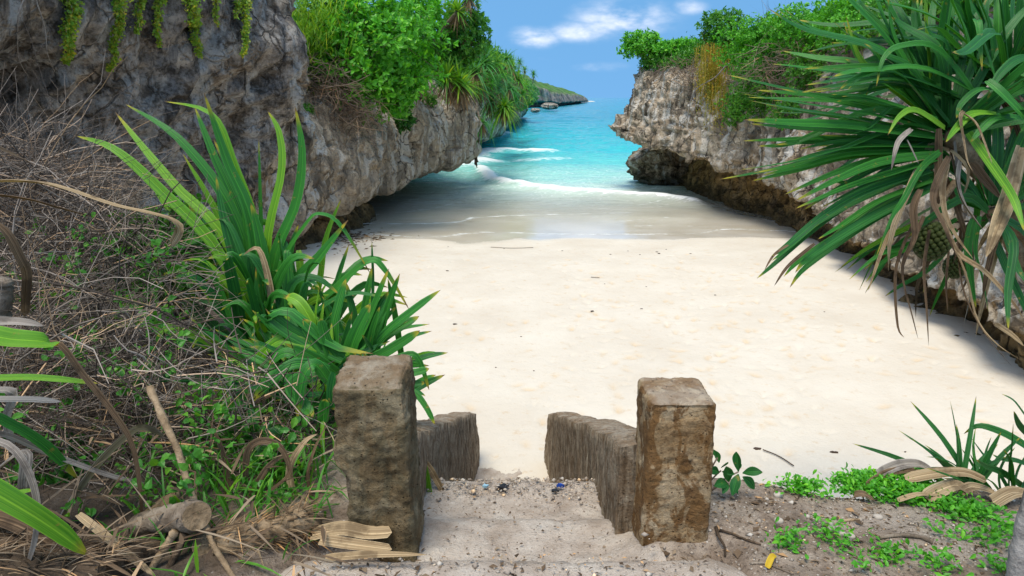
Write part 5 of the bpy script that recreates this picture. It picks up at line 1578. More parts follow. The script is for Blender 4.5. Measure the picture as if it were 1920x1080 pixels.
pm = thing('pandanus', 'low bushy pandanus fanning its leaves over the left gate post', 'pandanus', at(650, 740, 3.5))
low = [
    (C4((700, 900), (800, 780), (980, 640)), 3.4, 3.4, .055, 'strap'),
    (C4((690, 880), (790, 800), (905, 732)), 3.4, 3.5, .055, 'strap'),
    (C4((700, 900), (800, 850), (908, 782)), 3.3, 3.3, .050, 'strap'),
    (C4((660, 860), (720, 760), (800, 565)), 3.5, 3.6, .055, 'strap'),
    (C4((690, 880), (740, 760), (805, 640)), 3.5, 3.6, .060, 'strap_dark'),
    (C4((610, 880), (610, 760), (650, 600)), 3.4, 3.5, .055, 'strap'),
    (C4((660, 860), (690, 780), (735, 690)), 3.3, 3.3, .070, 'strap'),
    (C4((600, 880), (575, 800), (560, 740)), 3.2, 3.2, .050, 'strap'),
    (C4((610, 900), (560, 830), (500, 740)), 3.2, 3.2, .078, 'strap'),
    (C4((640, 880), (480, 800), (400, 745), (385, 725), (460, 715), (600, 830), (745, 862)), 3.2, 3.2, .07, 'strap'),
    (C4((640, 890), (700, 760), (740, 560)), 3.7, 3.8, .04, 'strap'),
    (C4((720, 900), (770, 780), (825, 600)), 3.6, 3.7, .045, 'strap_dark'),
    (C4((650, 850), (600, 700), (660, 480)), 3.8, 4.0, .035, 'strap'),
    (C4((730, 880), (745, 640), (740, 470)), 3.8, 4.0, .03, 'strap_dark'),
    (C4((740, 900), (820, 880), (895, 870), (940, 990)), 3.2, 3.2, .030, 'strap'),
    (C4((800, 930), (880, 930), (940, 915)), 2.9, 2.9, .036, 'strap'),
    (C4((800, 950), (870, 965), (925, 965)), 2.9, 2.9, .030, 'strap_dark'),
    (C4((820, 960), (890, 1000), (930, 1050), (960, 1110)), 2.9, 2.8, .026, 'strap'),
    (C4((580, 930), (480, 960), (390, 940), (320, 1040)), 3.0, 2.9, .055, 'strap'),
    (C4((590, 920), (520, 900), (440, 910), (330, 1025)), 3.0, 2.85, .048, 'strap'),
    (C4((520, 930), (460, 980), (500, 1040), (535, 1085)), 2.9, 2.8, .060, 'strap'),
    (C4((570, 1100), (572, 1060), (578, 1020)), 2.75, 2.75, .045, 'strap'),
    (C4((590, 960), (540, 900), (500, 950), (480, 1090)), 2.9, 2.8, .05, 'strap'),
    (C4((610, 930), (600, 1000), (610, 1060)), 2.8, 2.8, .05, 'strap_dark'),
    (C4((560, 940), (450, 860), (380, 900)), 3.1, 3.1, .05, 'strap'),
    (C4((600, 900), (560, 840), (440, 810), (360, 860), (350, 930)), 3.2, 3.2, .055, 'strap_light'),
    (C4((590, 880), (500, 700), (440, 660)), 3.4, 3.5, .06, 'strap_light'),
]
for pix, a, b, w, kd in low:
    px_leaf(pm, pix, a, b, w * 1.15, kd, n=16, roll=RNG.uniform(-.6, .6), tipw=.8)
c1 = at(640, 720, 3.35)
for k in range(120):
    th = rg.uniform(-.5, math.pi + .5); d = unit(np.array([math.cos(th), rg.normal(0, .5), abs(math.sin(th)) * .9 + .15])); L = rg.uniform(.35, .62) * (1 if d[0] < .5 else .72)
    s = c1 + np.array([rg.normal(-.06, .17), rg.normal(0, .13), rg.normal(-.03, .07)])
    strap_leaf(pm, [s, s + d * L * .5 + np.array([0, 0, .04]), s + d * L], .042 * rg.uniform(.7, 1.3), ['strap', 'strap_dark', 'strap', 'strap_dark', 'strap_light'][k % 5], n=10, tipw=.7)
for k in range(34):
    s = c1 + np.array([rg.normal(-.15, .2), rg.normal(-.2, .12), rg.normal(-.1, .08)]); d = np.array([rg.normal(0, .15), rg.normal(-.05, .1), 0])
    L = rg.uniform(.3, .55); strap_leaf(pm, [s, s + d + np.array([0, 0, -.2 * L]), s + d * 1.5 + np.array([0, 0, -.7 * L]), s + d * 1.4 + np.array([0, 0, -L])], .035 * rg.uniform(.6, 1.3), ['strap_brown', 'strap_dead', 'strap_brown', 'strap_light'][k % 4], n=9, name='dead_leaf')
ringed_trunk(pm, [np.array([c1[0], c1[1] - .05, 2.25]), c1], .06, .06, 10)

# ------------------------------------------------------------------ near left: thicket of dry twigs, dead straps, logs
C6 = lambda *pp: [(a / 2.634, 250 + b / 2.634) for a, b in pp]
C7 = lambda *pp: [(a / 2.25, 600 + b / 2.25) for a, b in pp]


def thicket():
    rng = np.random.default_rng(200)
    root = thing('dry_twigs', 'dense thicket of dry grey twigs filling the left foreground', 'twigs', (-2.2, 3.4, 2.4), None, 'stuff')
    mb = MB()
    for k in range(3600):
        px = rng.uniform(-140, 330) if k % 3 else rng.uniform(-140, 200)
        top = 290 + np.clip((px - 100) / 330, 0, 1) * 260
        py = rng.uniform(top, 905) if k % 4 else top + abs(rng.normal(0, 60))
        Y = np.interp(py, [280, 600, 950], [4.6, 3.5, 2.75]) + rng.normal(0, .32)
        p = at(px, py, max(Y, 2.6))
        gz = TOP_Z + .35 * max(0, min(1.5, (-p[0] - 3) / 4))
        if p[2] < gz: p[2] = gz + rng.uniform(0, .15)
        d = rand_unit(1, rng)[0]; d[0] += .35; d[2] = d[2] * .75 + .1; d = unit(d)
        n = int(rng.integers(5, 8)); L = rng.uniform(.25, .95) * (1 if px < 150 else .62); pts = [p]
        for _ in range(n - 1):
            d = unit(d + .16 * rng.normal(size=3) - np.array([0, 0, .05])); pts.append(pts[-1] + d * L / (n - 1))
        r = rng.choice([.0018, .0026, .0036, .0055], p=[.4, .34, .2, .06])
        add_tube(mb, pts, np.linspace(r, r * .5, n), 3)
        if rng.random() < .6:                                  # side twig
            q = pts[n // 2]; d2 = unit(d + .9 * rng.normal(size=3)); add_tube(mb, [q, q + d2 * L * .2, q + unit(d2 + .3 * rng.normal(size=3)) * L * .38], [r * .7, r * .5, r * .3], 3)
    for k in range(700):                                       # shorter dead stems in front of the young pandanus
        p = at(rng.uniform(180, 600), rng.uniform(660, 930), rng.uniform(2.65, 3.1)); p[2] = max(p[2], TOP_Z + .01)
        d = rand_unit(1, rng)[0]; d[2] = d[2] * .7 + .1; d = unit(d); L = rng.uniform(.12, .42); r = rng.choice([.0016, .0024, .004])
        q = p + d * L * .5; e = q + unit(d + .3 * rng.normal(size=3)) * L * .5
        if e[0] > -.66 or q[0] > -.66: continue
        add_tube(mb, curve([p, q, e], 6), np.linspace(r, r * .4, 6), 3)
    mb.part('twig', M['twig'], root)
    # low creeping stems with green leaves among the twigs
    r2 = thing('undergrowth', 'small green creeper leaves growing through the dry twig thicket', 'undergrowth', (-2.0, 3.2, 2.4), None, 'stuff')
    P = []; D = []
    for k in range(180):
        px = rng.uniform(-60, 330) if k % 5 < 3 else rng.uniform(250, 600)
        py = rng.uniform(430, 990) if px < 330 else rng.uniform(730, 960)
        Y = np.interp(py, [350, 600, 1000], [4.1, 3.4, 2.5]) + rng.normal(0, .2)
        c = at(px, py, max(2.15, Y)); c[2] = max(c[2], TOP_Z + .03)
        m = int(rng.integers(8, 22)); dd = rand_unit(1, rng)[0]; dd[2] = abs(dd[2]) * .4
        for j in range(m):
            P.append(c + dd * .012 * j + .025 * rng.normal(size=3)); D.append(unit(rng.normal(size=3) + np.array([0, -.2, .3])))
    P = np.array(P); D = np.array(D); n = len(P)
    L = .034 * rng.uniform(.4, 1.5, n)
    V, F = leaves_mesh(P, D, unit(rng.normal(size=(n, 3)) * .6 + np.array([0, -.5, .8])), L, L * .33, 1)
    part('foliage', V, F, M['leaf_mid'], r2, False)
    # dry straw and brown leaves lying on the floor of the thicket
    r3 = thing('leaf_litter', 'brown dead straps and straw matted on the floor of the thicket', 'litter', (-1.6, 2.6, 2.4), None, 'stuff')
    mb = MB(); n = 190
    px = rng.uniform(-60, 760, n); py = rng.uniform(800, 1100, n)
    P = np.array([on_z(a, b, TOP_Z + .04) for a, b in zip(px, py)])
    keep = (P[:, 0] < -.66) | (P[:, 1] < 2.0) & (P[:, 0] < -.45); P = P[keep]
    P[:, 2] += rng.uniform(0, .10, len(P)) + .10 * np.clip((-P[:, 0] - .8), 0, 1)
    d = rng.normal(size=P.shape) * np.array([1, .7, .22]); d[:, 2] += .08
    V, F = blades_mesh(P, d, rng.uniform(.06, .3, len(P)), rng.uniform(.002, .010, len(P)), .1, 4)
    part('straw', V, F, M['litter'], r3)
    # grass-like green shoots at the edge of the path
    r4 = thing('grass', 'thin green grass shoots beside the left gate post', 'grass', (-.95, 2.45, 2.4), None, 'stuff')
    n = 420; P = np.stack([rng.normal(-1.12, .20, n), rng.normal(2.62, .28, n), np.full(n, TOP_Z)], -1)
    P = P[P[:, 0] < -.68]
    d = unit(rng.normal(size=P.shape) * .45 + np.array([0, 0, .8]))
    V, F = blades_mesh(P, d, rng.uniform(.10, .34, len(P)), rng.uniform(.003, .008, len(P)), .35, 4)
    part('blade', V, F, M['leaf_mid'], r4)
thicket()
shrub('shrub', 'leafy green creeper bush between the dry twigs and the tall young pandanus', at(330, 470, 4.3), (.45, .4, .32), 230, .075, 'leaf_mid', 210, at(340, 600, 4.2), shell=.25, stems=5, slim=.6)
shrub('shrub', 'small green leafy plant at the foot of the tall young pandanus', at(440, 745, 3.1), (.22, .2, .17), 34, .05, 'leaf_mid', 211, at(440, 800, 3.0), shell=.25, stems=4, slim=.6)
shrub('shrub', 'dark leafy plant among dead straps left of the gate post', at(520, 860, 2.8), (.25, .2, .2), 50, .045, 'leaf_dark', 212, at(520, 930, 2.75), shell=.25, stems=4, slim=.6)
shrub('shrub', 'tiny seedling cluster beside the cut log', at(205, 985, 2.45), (.12, .1, .07), 30, .05, 'leaf_mid', 213, at(205, 1005, 2.45), shell=.25, stems=2, slim=.55)
shrub('shrub', 'low green leaves behind the grey dead strap', at(120, 890, 2.7), (.2, .15, .1), 60, .055, 'leaf_dark', 214, at(120, 930, 2.7), shell=.25, stems=3, slim=.6)


def loose_leaf(name, label, pix, Y0, Y1, w, mat, cat, **k):
    p0 = at(pix[0][0], pix[0][1], Y0)
    t = thing(name, label, cat, p0)
    px_leaf(t, pix, Y0, Y1, w, mat, name='blade', **k)
    return t
loose_leaf('dead_leaf', 'wide silvery grey dead strap leaf bent over in the left foreground', C7((235, 890), (320, 750), (420, 610), (520, 510), (600, 460), (690, 492)), 2.25, 2.5, .105, 'strap_grey', 'dead leaf', n=22, roll=.9, tipw=.9)
loose_leaf('dead_leaf', 'long tan dead strap with a curled end across the thicket', C6((-60, 240), (110, 238), (280, 262), (560, 355), (740, 395), (850, 430), (885, 485), (845, 555)), 3.0, 3.2, .055, 'strap_dead', 'dead leaf', n=26, roll=.9, tipw=.95)
loose_leaf('dead_leaf', 'dark brown dead strap under the long tan strap', C6((-60, 300), (150, 330), (330, 380), (480, 420)), 3.1, 3.4, .05, 'strap_brown', 'dead leaf', n=16, roll=.8)
loose_leaf('dead_leaf', 'thin dark strap along the upper left edge of the thicket', C6((-60, 50), (80, 110), (180, 160)), 3.2, 3.5, .03, 'strap_brown', 'dead leaf', n=12)
loose_leaf('dead_leaf', 'brown strap arching down at the left picture edge', C6((-60, 420), (30, 490), (100, 620), (132, 690), (128, 800), (122, 905)), 2.6, 2.7, .04, 'strap_brown', 'dead leaf', n=18, roll=.8, tipw=.95)
loose_leaf('dead_leaf', 'brown curled strap standing in an arch left of the gate post', C7((1035, 660), (1048, 545), (1115, 508), (1190, 545), (1222, 640), (1170, 700), (1095, 745)), 2.5, 2.45, .03, 'strap_brown', 'dead leaf', n=24, tipw=.95)
loose_leaf('dead_leaf', 'flat tan strap lying behind the upright stick', C7((495, 600), (640, 640), (790, 695)), 2.8, 2.8, .04, 'strap_dead', 'dead leaf', n=12, roll=.9, tipw=.95, w0=1)
loose_leaf('dead_leaf', 'grey brown strap sloping towards the cut log', C7((810, 590), (880, 680), (960, 760)), 2.7, 2.65, .035, 'strap_grey', 'dead leaf', n=10, roll=.7, tipw=.95)
loose_leaf('dead_leaf', 'small tan strap stub sticking out of the twigs', C7((730, 230), (760, 320), (790, 400)), 3.0, 2.9, .035, 'strap_dead', 'dead leaf', n=8, roll=.5, tipw=.95)
loose_leaf('dead_leaf', 'broad pale tan dead leaf lying at the foot of the left gate post', [(585, 1003), (640, 992), (690, 1000), (735, 998)], 2.22, 2.24, .07, 'strap_dead', 'dead leaf', n=14, roll=.5, tipw=.95, w0=1)
loose_leaf('dead_leaf', 'narrow tan leaf crossing below the broad pale one', [(600, 1012), (670, 1022), (735, 1030)], 2.14, 2.12, .045, 'strap_dead', 'dead leaf', n=12, roll=.3, tipw=.9, w0=1)
loose_leaf('dead_leaf', 'long straw coloured leaf pointing onto the landing', [(610, 1046), (700, 1040), (800, 1040)], 2.05, 2.05, .03, 'strap_dead', 'dead leaf', n=12, roll=.3)
for pix_, w_, m_, lab_ in [(C7((1000, 900), (1080, 700), (1150, 600), (1240, 560)), .028, 'strap_brown', 'dark brown strap slanting up to the left gate post'),
    (C7((1260, 800), (1220, 640), (1280, 520), (1340, 480)), .03, 'strap_dead', 'pale strap bending towards the upper half of the left gate post'),
    (C7((900, 850), (960, 740), (940, 560), (880, 420)), .026, 'strap_brown', 'thin brown strap hanging below the tall young pandanus'),
    (C7((1330, 800), (1300, 660), (1330, 540), (1380, 440)), .026, 'strap_brown', 'brown strap standing against the left gate post'),
    (C7((1150, 820), (1100, 740), (1020, 700), (930, 720)), .035, 'strap_dead', 'tan strap lying across the creepers left of the gate post')]:
    loose_leaf('dead_leaf', lab_, pix_, 2.5, 2.55, w_, m_, 'dead leaf', n=14)
loose_leaf('dead_leaf', 'thin bent dead strap rising behind the left gate post', [(575, 960), (600, 985), (640, 1000), (660, 980)], 2.3, 2.3, .02, 'strap_brown', 'dead leaf', n=10)

# a pandanus standing just outside the picture on the left reaches in with a few leaves
po = thing('pandanus', 'yellow green pandanus leaves reaching in from the left picture edge', 'pandanus', (-2.15, 1.9, 2.4))
for pix, a, b, w, kd in [
    (C7((-330, 200), (-120, 70), (60, 80), (190, 90), (240, 110)), 2.0, 2.2, .075, 'strap_light'),
    (C7((-330, 260), (-100, 250), (150, 243), (420, 268)), 2.1, 2.3, .030, 'strap_light'),
    (C7((-330, 420), (-100, 390), (60, 450), (200, 540), (330, 672)), 2.0, 2.3, .050, 'strap'),
    (C7((-330, 600), (-100, 690), (100, 800), (240, 890), (370, 990)), 1.7, 1.9, .085, 'strap_light'),
    (C7((-200, 800), (20, 740), (150, 715)), 2.0, 2.1, .025, 'strap_light'),
    (C7((-330, 330), (-100, 335), (120, 335), (260, 345)), 2.1, 2.2, .03, 'strap_grey'),
    (C7((-300, -30), (-80, 0), (90, 10), (185, 25)), 2.2, 2.3, .05, 'strap_grey'),
    (C7((-250, 480), (0, 480), (200, 560), (460, 655), (620, 690)), 2.1, 2.4, .022, 'strap_grey'),
    (C7((-200, 480), (20, 520), (120, 640), (160, 800), (140, 960), (90, 1090)), 1.9, 1.85, .022, 'strap_grey'),
    (C7((190, 92), (260, 110), (350, 230), (470, 380), (560, 530), (595, 750), (600, 930)), 2.2, 2.3, .022, 'strap_brown'),
    (C7((-250, 330), (40, 300), (30, 420), (60, 560)), 2.3, 2.4, .04, 'strap_grey'),
    (C7((-150, 760), (90, 560), (100, 700), (95, 900)), 2.1, 2.1, .04, 'strap_grey'),
    (C7((330, 820), (430, 900), (540, 990), (660, 1085)), 2.1, 1.95, .03, 'strap_dead'),
    (C7((370, 985), (460, 1030), (560, 1085)), 1.9, 1.85, .02, 'strap_brown'),
    (C7((-150, 800), (60, 860), (200, 940), (300, 1020)), 2.0, 2.0, .06, 'strap_brown'),
]:
    px_leaf(po, pix, a, b, w, kd, n=20, roll=RNG.uniform(.1, .8), tipw=.8, name='leaf' if kd in ('strap', 'strap_light') else 'dead_leaf')
ringed_trunk(po, [(-2.15, 1.9, 2.2), (-2.13, 1.95, 2.9), (-2.1, 2.0, 3.35)], .06, .05, 16)


def stick(name, label, pix, Y0, Y1, r0, r1, mat, cat='stick', sides=7, wob=.0, n=18, cut=False):
    ys = np.linspace(Y0, Y1, len(pix)); P = curve([at(a, b, y) for (a, b), y in zip(pix, ys)], n)
    P = P + wob * RNG.normal(size=P.shape)
    t = thing(name, label, cat, P[0])
    mb = MB(); add_tube(mb, P, np.linspace(r0, r1, n) * (1 + .10 * RNG.normal(size=n)), sides); mb.part('wood', M[mat], t)
    return t, P
stick('stick', 'pale flat stick standing upright in front of the thicket', C7((632, 285), (690, 420), (745, 545), (830, 790), (905, 960), (990, 1090)), 2.45, 2.0, .015, .009, 'bark_tan', wob=.001)
t, P = stick('log', 'cut branch with a round sawn end in the left foreground', C7((505, 920), (620, 860), (740, 838), (830, 830)), 2.35, 2.12, .045, .056, 'bark', 'log', 12, .003)
a_ = unit(P[-1] - P[-2]); s_ = unit(np.cross(a_, [0, 0, 1.0])); u_ = np.cross(s_, a_)
ang = np.linspace(0, 2 * math.pi, 19)[:-1]; mb = MB()
Vd = np.concatenate([P[-1] + a_ * .004 + .050 * (np.cos(ang)[:, None] * s_ + np.sin(ang)[:, None] * u_), (P[-1] + a_ * .002)[None]])
mb.add(Vd, np.array([[18, j, (j + 1) % 18] for j in range(18)])); mb.part('sawn_face', M['bark_tan'], t)
stick('stick', 'broken tan branch leaning on the cut log', C7((500, 935), (600, 860), (700, 780), (755, 740)), 2.3, 2.4, .034, .030, 'bark_tan', wob=.003)
stick('stick', 'thin prop stick under the cut log', C7((740, 890), (690, 970), (640, 1045)), 2.1, 2.05, .016, .012, 'bark_tan')
stick('stick', 'brown stick going down from the cut log', C7((780, 900), (740, 990), (700, 1080)), 2.12, 2.05, .014, .012, 'bark_dark')


def fibrous_log(label, pix, Y0, Y1, r, seed, mat='bark_tan', hair='dead'):
    rng = np.random.default_rng(seed)
    t, P = stick('fallen_log', label, pix, Y0, Y1, r, r * .85, mat, 'log', 12, .006, 22)
    n = 420; k = rng.integers(0, len(P) - 1, n); f = rng.random(n)[:, None]
    c = P[k] * (1 - f) + P[k + 1] * f; ax = unit(P[-1] - P[0])
    rd = rand_unit(n, rng); rd = unit(rd - (rd @ ax)[:, None] * ax)
    d = unit(rd * .45 + ax * rng.normal(.6, .5, n)[:, None] + .2 * rng.normal(size=(n, 3)))
    V, F = blades_mesh(c + rd * r * .9, d, rng.uniform(.04, .15, n), rng.uniform(.0015, .004, n), .25, 3)
    part('fibre', V, F, M[hair], t)['kind'] = 'stuff'
fibrous_log('shaggy fibrous fallen pandanus trunk beside the left gate post', C7((890, 945), (1040, 925), (1180, 880), (1310, 830)), 2.15, 2.28, .055, 1)
fibrous_log('dark rotting trunk lying along the bottom left corner', C7((-150, 960), (120, 985), (350, 1010), (560, 1015)), 1.98, 2.05, .07, 2, 'bark_dark', 'litter')
fibrous_log('thick rotting root at the very bottom left of the picture', C7((-100, 1060), (200, 1085), (480, 1075)), 1.82, 1.9, .07, 3, 'bark_dark', 'litter')
stick('stump', 'short cut trunk stub at the left picture edge above the green leaf', [(-4, 600), (-1, 560), (1, 524)], 2.7, 2.7, .045, .042, 'bark', 'stump', 12)

# ------------------------------------------------------------------ near right: seedlings, litter, trunk
ps = thing('pandanus', 'young pandanus seedling with thin spiky leaves at the lower right corner', 'pandanus', (2.05, 2.62, 2.3))
CR = lambda *pp: [(1300 + a / 3.097, 800 + b / 3.097) for a, b in pp]
for pix, w, kd in [
    (CR((1745, 430), (1560, 270), (1390, 150), (1220, 48)), .024, 'strap_dark'), (CR((1660, 430), (1540, 290), (1440, 180), (1345, 105)), .02, 'strap_dark'),
    (CR((1700, 440), (1560, 260), (1450, 190), (1350, 175)), .02, 'strap_dark'), (CR((1860, 420), (1760, 250), (1680, 160), (1610, 60)), .03, 'strap_dark'),
    (CR((1740, 440), (1650, 250), (1625, 120), (1640, 0)), .018, 'strap'), (CR((1690, 420), (1680, 250), (1700, 140), (1730, 60)), .014, 'strap_dark'),
    (CR((1830, 450), (1830, 260), (1845, 130), (1858, -20)), .026, 'strap_dark'), (CR((1960, 380), (1800, 270), (1700, 230), (1640, 190)), .03, 'strap_dark'),
    (CR((2020, 260), (1880, 200), (1790, 190), (1735, 160)), .035, 'strap_dark'), (CR((2040, 190), (1880, 80), (1760, 20), (1650, -5), (1570, 42)), .036, 'strap_dark'),
    (CR((1750, 430), (1600, 265), (1420, 245), (1310, 250), (1260, 280)), .018, 'strap_dark'), (CR((1760, 430), (1680, 320), (1560, 310), (1450, 300)), .022, 'strap'),
    (CR((1800, 440), (1650, 340), (1500, 290), (1340, 235)), .02, 'strap_dark'), (CR((1800, 440), (1770, 300), (1800, 200), (1870, 120)), .034, 'strap_dark'),
    (CR((1850, 440), (1860, 330), (1890, 230), (1960, 130)), .036, 'strap_dark'), (CR((1740, 430), (1620, 220), (1560, 130)), .012, 'strap_dark'),
    (CR((1700, 430), (1500, 345), (1380, 270), (1280, 205)), .018, 'strap_dark'), (CR((1820, 440), (1740, 330), (1690, 300)), .03, 'strap'),
    (CR((1860, 430), (1850, 300), (1840, 200), (1800, 130)), .03, 'strap_dark'), (CR((1900, 430), (1930, 330), (1990, 260)), .03, 'strap_dark'),
    (CR((2020, 40), (1930, -60), (1860, -150), (1790, -190)), .03, 'strap_dark'), (CR((2020, 100), (1900, 0), (1860, -90)), .03, 'strap_dark')]:
    px_leaf(ps, pix, 2.62 + RNG.uniform(-.06, .1), 2.62 + RNG.uniform(-.25, .3), w, kd, n=14)
for k in range(16):
    c = np.array([1.98 + RNG.normal(0, .04), 2.64, 2.36]); d = unit(np.array([RNG.normal(-.1, .6), RNG.normal(.2, .5), RNG.uniform(.4, 1.1)])); L = RNG.uniform(.25, .5)
    strap_leaf(ps, [c, c + d * L * .5, c + d * L - np.array([0, 0, .05])], .024, 'strap_dark', n=9)


def seedling():
    t = thing('seedling', 'small seedling with glossy oval leaves beside the brown gate post', 'seedling', (.80, 2.52, 2.36))
    mb = MB(); pts = []
    tips = [CR((262, 262))[0], CR((160, 255))[0], CR((205, 330))[0], CR((140, 180))[0]]
    b = np.array([.80, 2.52, 2.36])
    for q in tips:
        e = at(q[0], q[1], 2.5); pts.append(e); add_tube(mb, curve([b, .5 * (b + e) + np.array([-.01, 0, .02]), e], 6), .0035, 5)
    mb.part('stem', M['twig_brown'], t)
    lv = [((262, 262), (250, 145), .5), ((285, 270), (402, 265), .45), ((285, 290), (355, 362), .45), ((262, 275), (225, 400), .55), ((160, 240), (200, 205), .5), ((165, 262), (240, 275), .3),
          ((150, 265), (85, 255), .4), ((200, 330), (120, 345), .45), ((205, 320), (190, 230), .4), ((210, 330), (260, 390), .5), ((140, 180), (105, 130), .6), ((150, 210), (130, 140), .5), ((200, 330), (170, 390), .5), ((265, 250), (275, 210), .4)]
    for (a, c, sl) in lv:
        p0 = at(*CR(a)[0], 2.5); p1 = at(*CR(c)[0], 2.5 + RNG.uniform(-.06, .02))
        d = p1 - p0; L = np.linalg.norm(d); n = 10; tt = np.linspace(0, 1, n); ctr = p0 + d * tt[:, None] + np.array([0, 0, 1])[None] * (.08 * L * np.sin(tt * math.pi))[:, None]
        side = unit(np.cross(d, [RNG.normal(0, .3), -1.0, .5 + RNG.normal(0, .3)])); nn = unit(np.cross(side, d))
        w = L * .26 * np.sin(np.clip(tt, .02, .985) * math.pi) ** .8 * (1 - .25 * (1 - tt))
        us = np.array([-1, -.5, 0, .5, 1.0]); hs = np.array([.35, .2, 0, .2, .35])
        V = ctr[:, None] + side * (us[None] * w[:, None])[..., None] + nn * (hs[None] * w[:, None])[..., None]
        uv = np.stack(np.broadcast_arrays((us[None] + 1) / 2, tt[:, None] * .8), -1).reshape(-1, 2)
        part('leaf', V.reshape(-1, 3), grid_faces(n, 5), M['strap_dark'], t, True, uv)
seedling()


def gz(x, y):
    return float(ground_z(np.array([x]), np.array([y]))[0])


def on_ground(px, py):
    z = TOP_Z
    for _ in range(4):
        p = on_z(px, py, z); z = gz(p[0], p[1]) if p[1] < ground_edge(p[0]) else TOP_Z
    return on_z(px, py, z)


def ground_cover():
    rng = np.random.default_rng(300)
    root = thing('ground_cover', 'low bright green creeping plants along the edge of the soil bank', 'ground cover', (1.5, 2.5, 2.4), None, 'stuff')
    C = []
    for n, cx, cy, sx, sy in ((190, 1000, 350, 150, 34), (130, 1200, 390, 110, 40), (90, 1330, 400, 90, 45), (45, 1540, 490, 90, 30), (40, 620, 365, 80, 8), (9, 760, 630, 80, 30), (6, 870, 700, 60, 20), (7, 1520, 640, 50, 18), (8, 1700, 670, 50, 18), (4, 970, 820, 40, 20), (20, 1650, 520, 70, 20), (10, 1780, 840, 30, 15), (12, 560, 680, 30, 20), (14, 1150, 760, 60, 20), (10, 1420, 830, 30, 15), (14, 1800, 600, 50, 20), (24, 1250, 295, 60, 8)):
        for _ in range(n):
            a, b = CR((cx + rng.normal(0, sx * .5), cy + rng.normal(0, sy * .5)))[0]
            p = on_ground(a, max(b, 897)); p[2] += rng.uniform(0, .035); C.append(p)
    C = np.array(C); ros = 9; t = np.repeat(np.arange(len(C)), ros); n = len(t)
    P = C[t] + rng.normal(size=(n, 3)) * np.array([.034, .030, .007]); D = unit(rng.normal(size=(n, 3)) * np.array([1, 1, .5]) + np.array([0, 0, .55]))
    L = .024 * rng.uniform(.6, 1.4, n)
    V, F = leaves_mesh(P, D, unit(rng.normal(size=(n, 3)) * .5 + np.array([0, -.2, 1.0])), L, L * .24, 1)
    part('foliage', V, F, M['leaf_bright'], root, False)


def litter():
    rng = np.random.default_rng(301)
    n = 5200
    x = rng.uniform(.55, 2.9, n); y = rng.uniform(1.7, 2.62, n)
    m = 900; x[:m] = rng.uniform(-.75, .75, m); y[:m] = rng.uniform(1.8, 2.12, m)
    y = np.minimum(y, ground_edge(x) - .01)
    z = np.where(np.arange(n) < m, TOP_Z + .012, ground_z(x, y) + .003)
    P = np.stack([x, y, z], -1)
    D = rng.normal(size=(n, 3)) * np.array([1, 1, .12]); L = rng.choice([.008, .014, .024, .04], n, p=[.4, .35, .2, .05]) * rng.uniform(.7, 1.3, n)
    V, F = leaves_mesh(P, D, unit(rng.normal(size=(n, 3)) * .3 + np.array([0, 0, 1])), L, L * rng.uniform(.08, .35, n), 0)
    o = obj('leaf_litter', mesh_np('leaf_litter', V, F), M['litter']); tag(o, 'fine dry leaf crumbs scattered over the soil beside the brown post', 'litter', None, 'stuff')
    # coral pebbles
    n = 1500; x = rng.uniform(-.8, 2.9, n); y = rng.uniform(1.75, 2.58, n); x = np.where((x < .5) & (y > 2.1), x + 1.4, x)
    z = np.where(x < .55, TOP_Z + .010, ground_z(x, np.minimum(y, ground_edge(x) - .02)) + .002); y = np.minimum(y, ground_edge(x) - .02)
    r = rng.choice([.003, .005, .009, .015], n, p=[.5, .33, .14, .03])
    oc = np.array([[1, 0, 0], [0, 1, 0], [-1, 0, 0], [0, -1, 0], [0, 0, .7], [0, 0, -.7]])
    Fo = np.array([[0, 1, 4], [1, 2, 4], [2, 3, 4], [3, 0, 4], [1, 0, 5], [2, 1, 5], [3, 2, 5], [0, 3, 5]])
    V = np.stack([x, y, z], -1)[:, None] + oc[None] * r[:, None, None] * rng.uniform(.6, 1.3, (n, 6, 1))
    F = (np.arange(n)[:, None, None] * 6 + Fo[None]).reshape(-1, 3)
    o = obj('pebbles', mesh_np('pebbles', V.reshape(-1, 3), F), M['pebble']); tag(o, 'tiny pale coral pebbles strewn over the soil and the landing', 'pebbles', None, 'stuff')
    # rubble along the broken edge of the second tread
    n = 480; x = rng.uniform(-.43, .43, n); y = np.minimum(rng.normal(3.06, .08, n), 3.2); z = 2.108 + rng.uniform(-.012, .006, n) - .06 * np.clip((y - 3.08) / .13, 0, 1) ** 2
    r = rng.choice([.004, .008, .014], n, p=[.6, .32, .08])
    V = np.stack([x, y, z], -1)[:, None] + oc[None] * r[:, None, None] * rng.uniform(.5, 1.4, (n, 6, 1))
    o = obj('rubble', mesh_np('rubble', V.reshape(-1, 3), (np.arange(n)[:, None, None] * 6 + Fo[None]).reshape(-1, 3)), M['pebble']); tag(o, 'crumbled mortar along the broken edge of the stairs', 'rubble', None, 'stuff')
    # crumbs on the treads
    n = 900; x = rng.uniform(-.42, .42, n); y = np.where(rng.random(n) < .45, rng.uniform(2.95, 3.2, n), 2.15 + rng.random(n) * 1.0)
    z = stair_z(y) + .006 - .03 * ((y - 2.15) % .53) / .53 - .05 * np.clip((y - 3.08) / .13, 0, 1) ** 2
    L = rng.choice([.006, .010, .017, .03], n, p=[.5, .33, .14, .03])
    V, F = leaves_mesh(np.stack([x, y, z], -1), rng.normal(size=(n, 3)) * np.array([1, 1, .15]), unit(rng.normal(size=(n, 3)) * .3 + np.array([0, 0, 1])), L, L * rng.uniform(.08, .4, n), 0)
    o = obj('leaf_litter', mesh_np('leaf_litter', V, F), M['litter']); tag(o, 'dry bits of leaf and bark lying on the stairs', 'litter', None, 'stuff')
ground_cover(); litter()

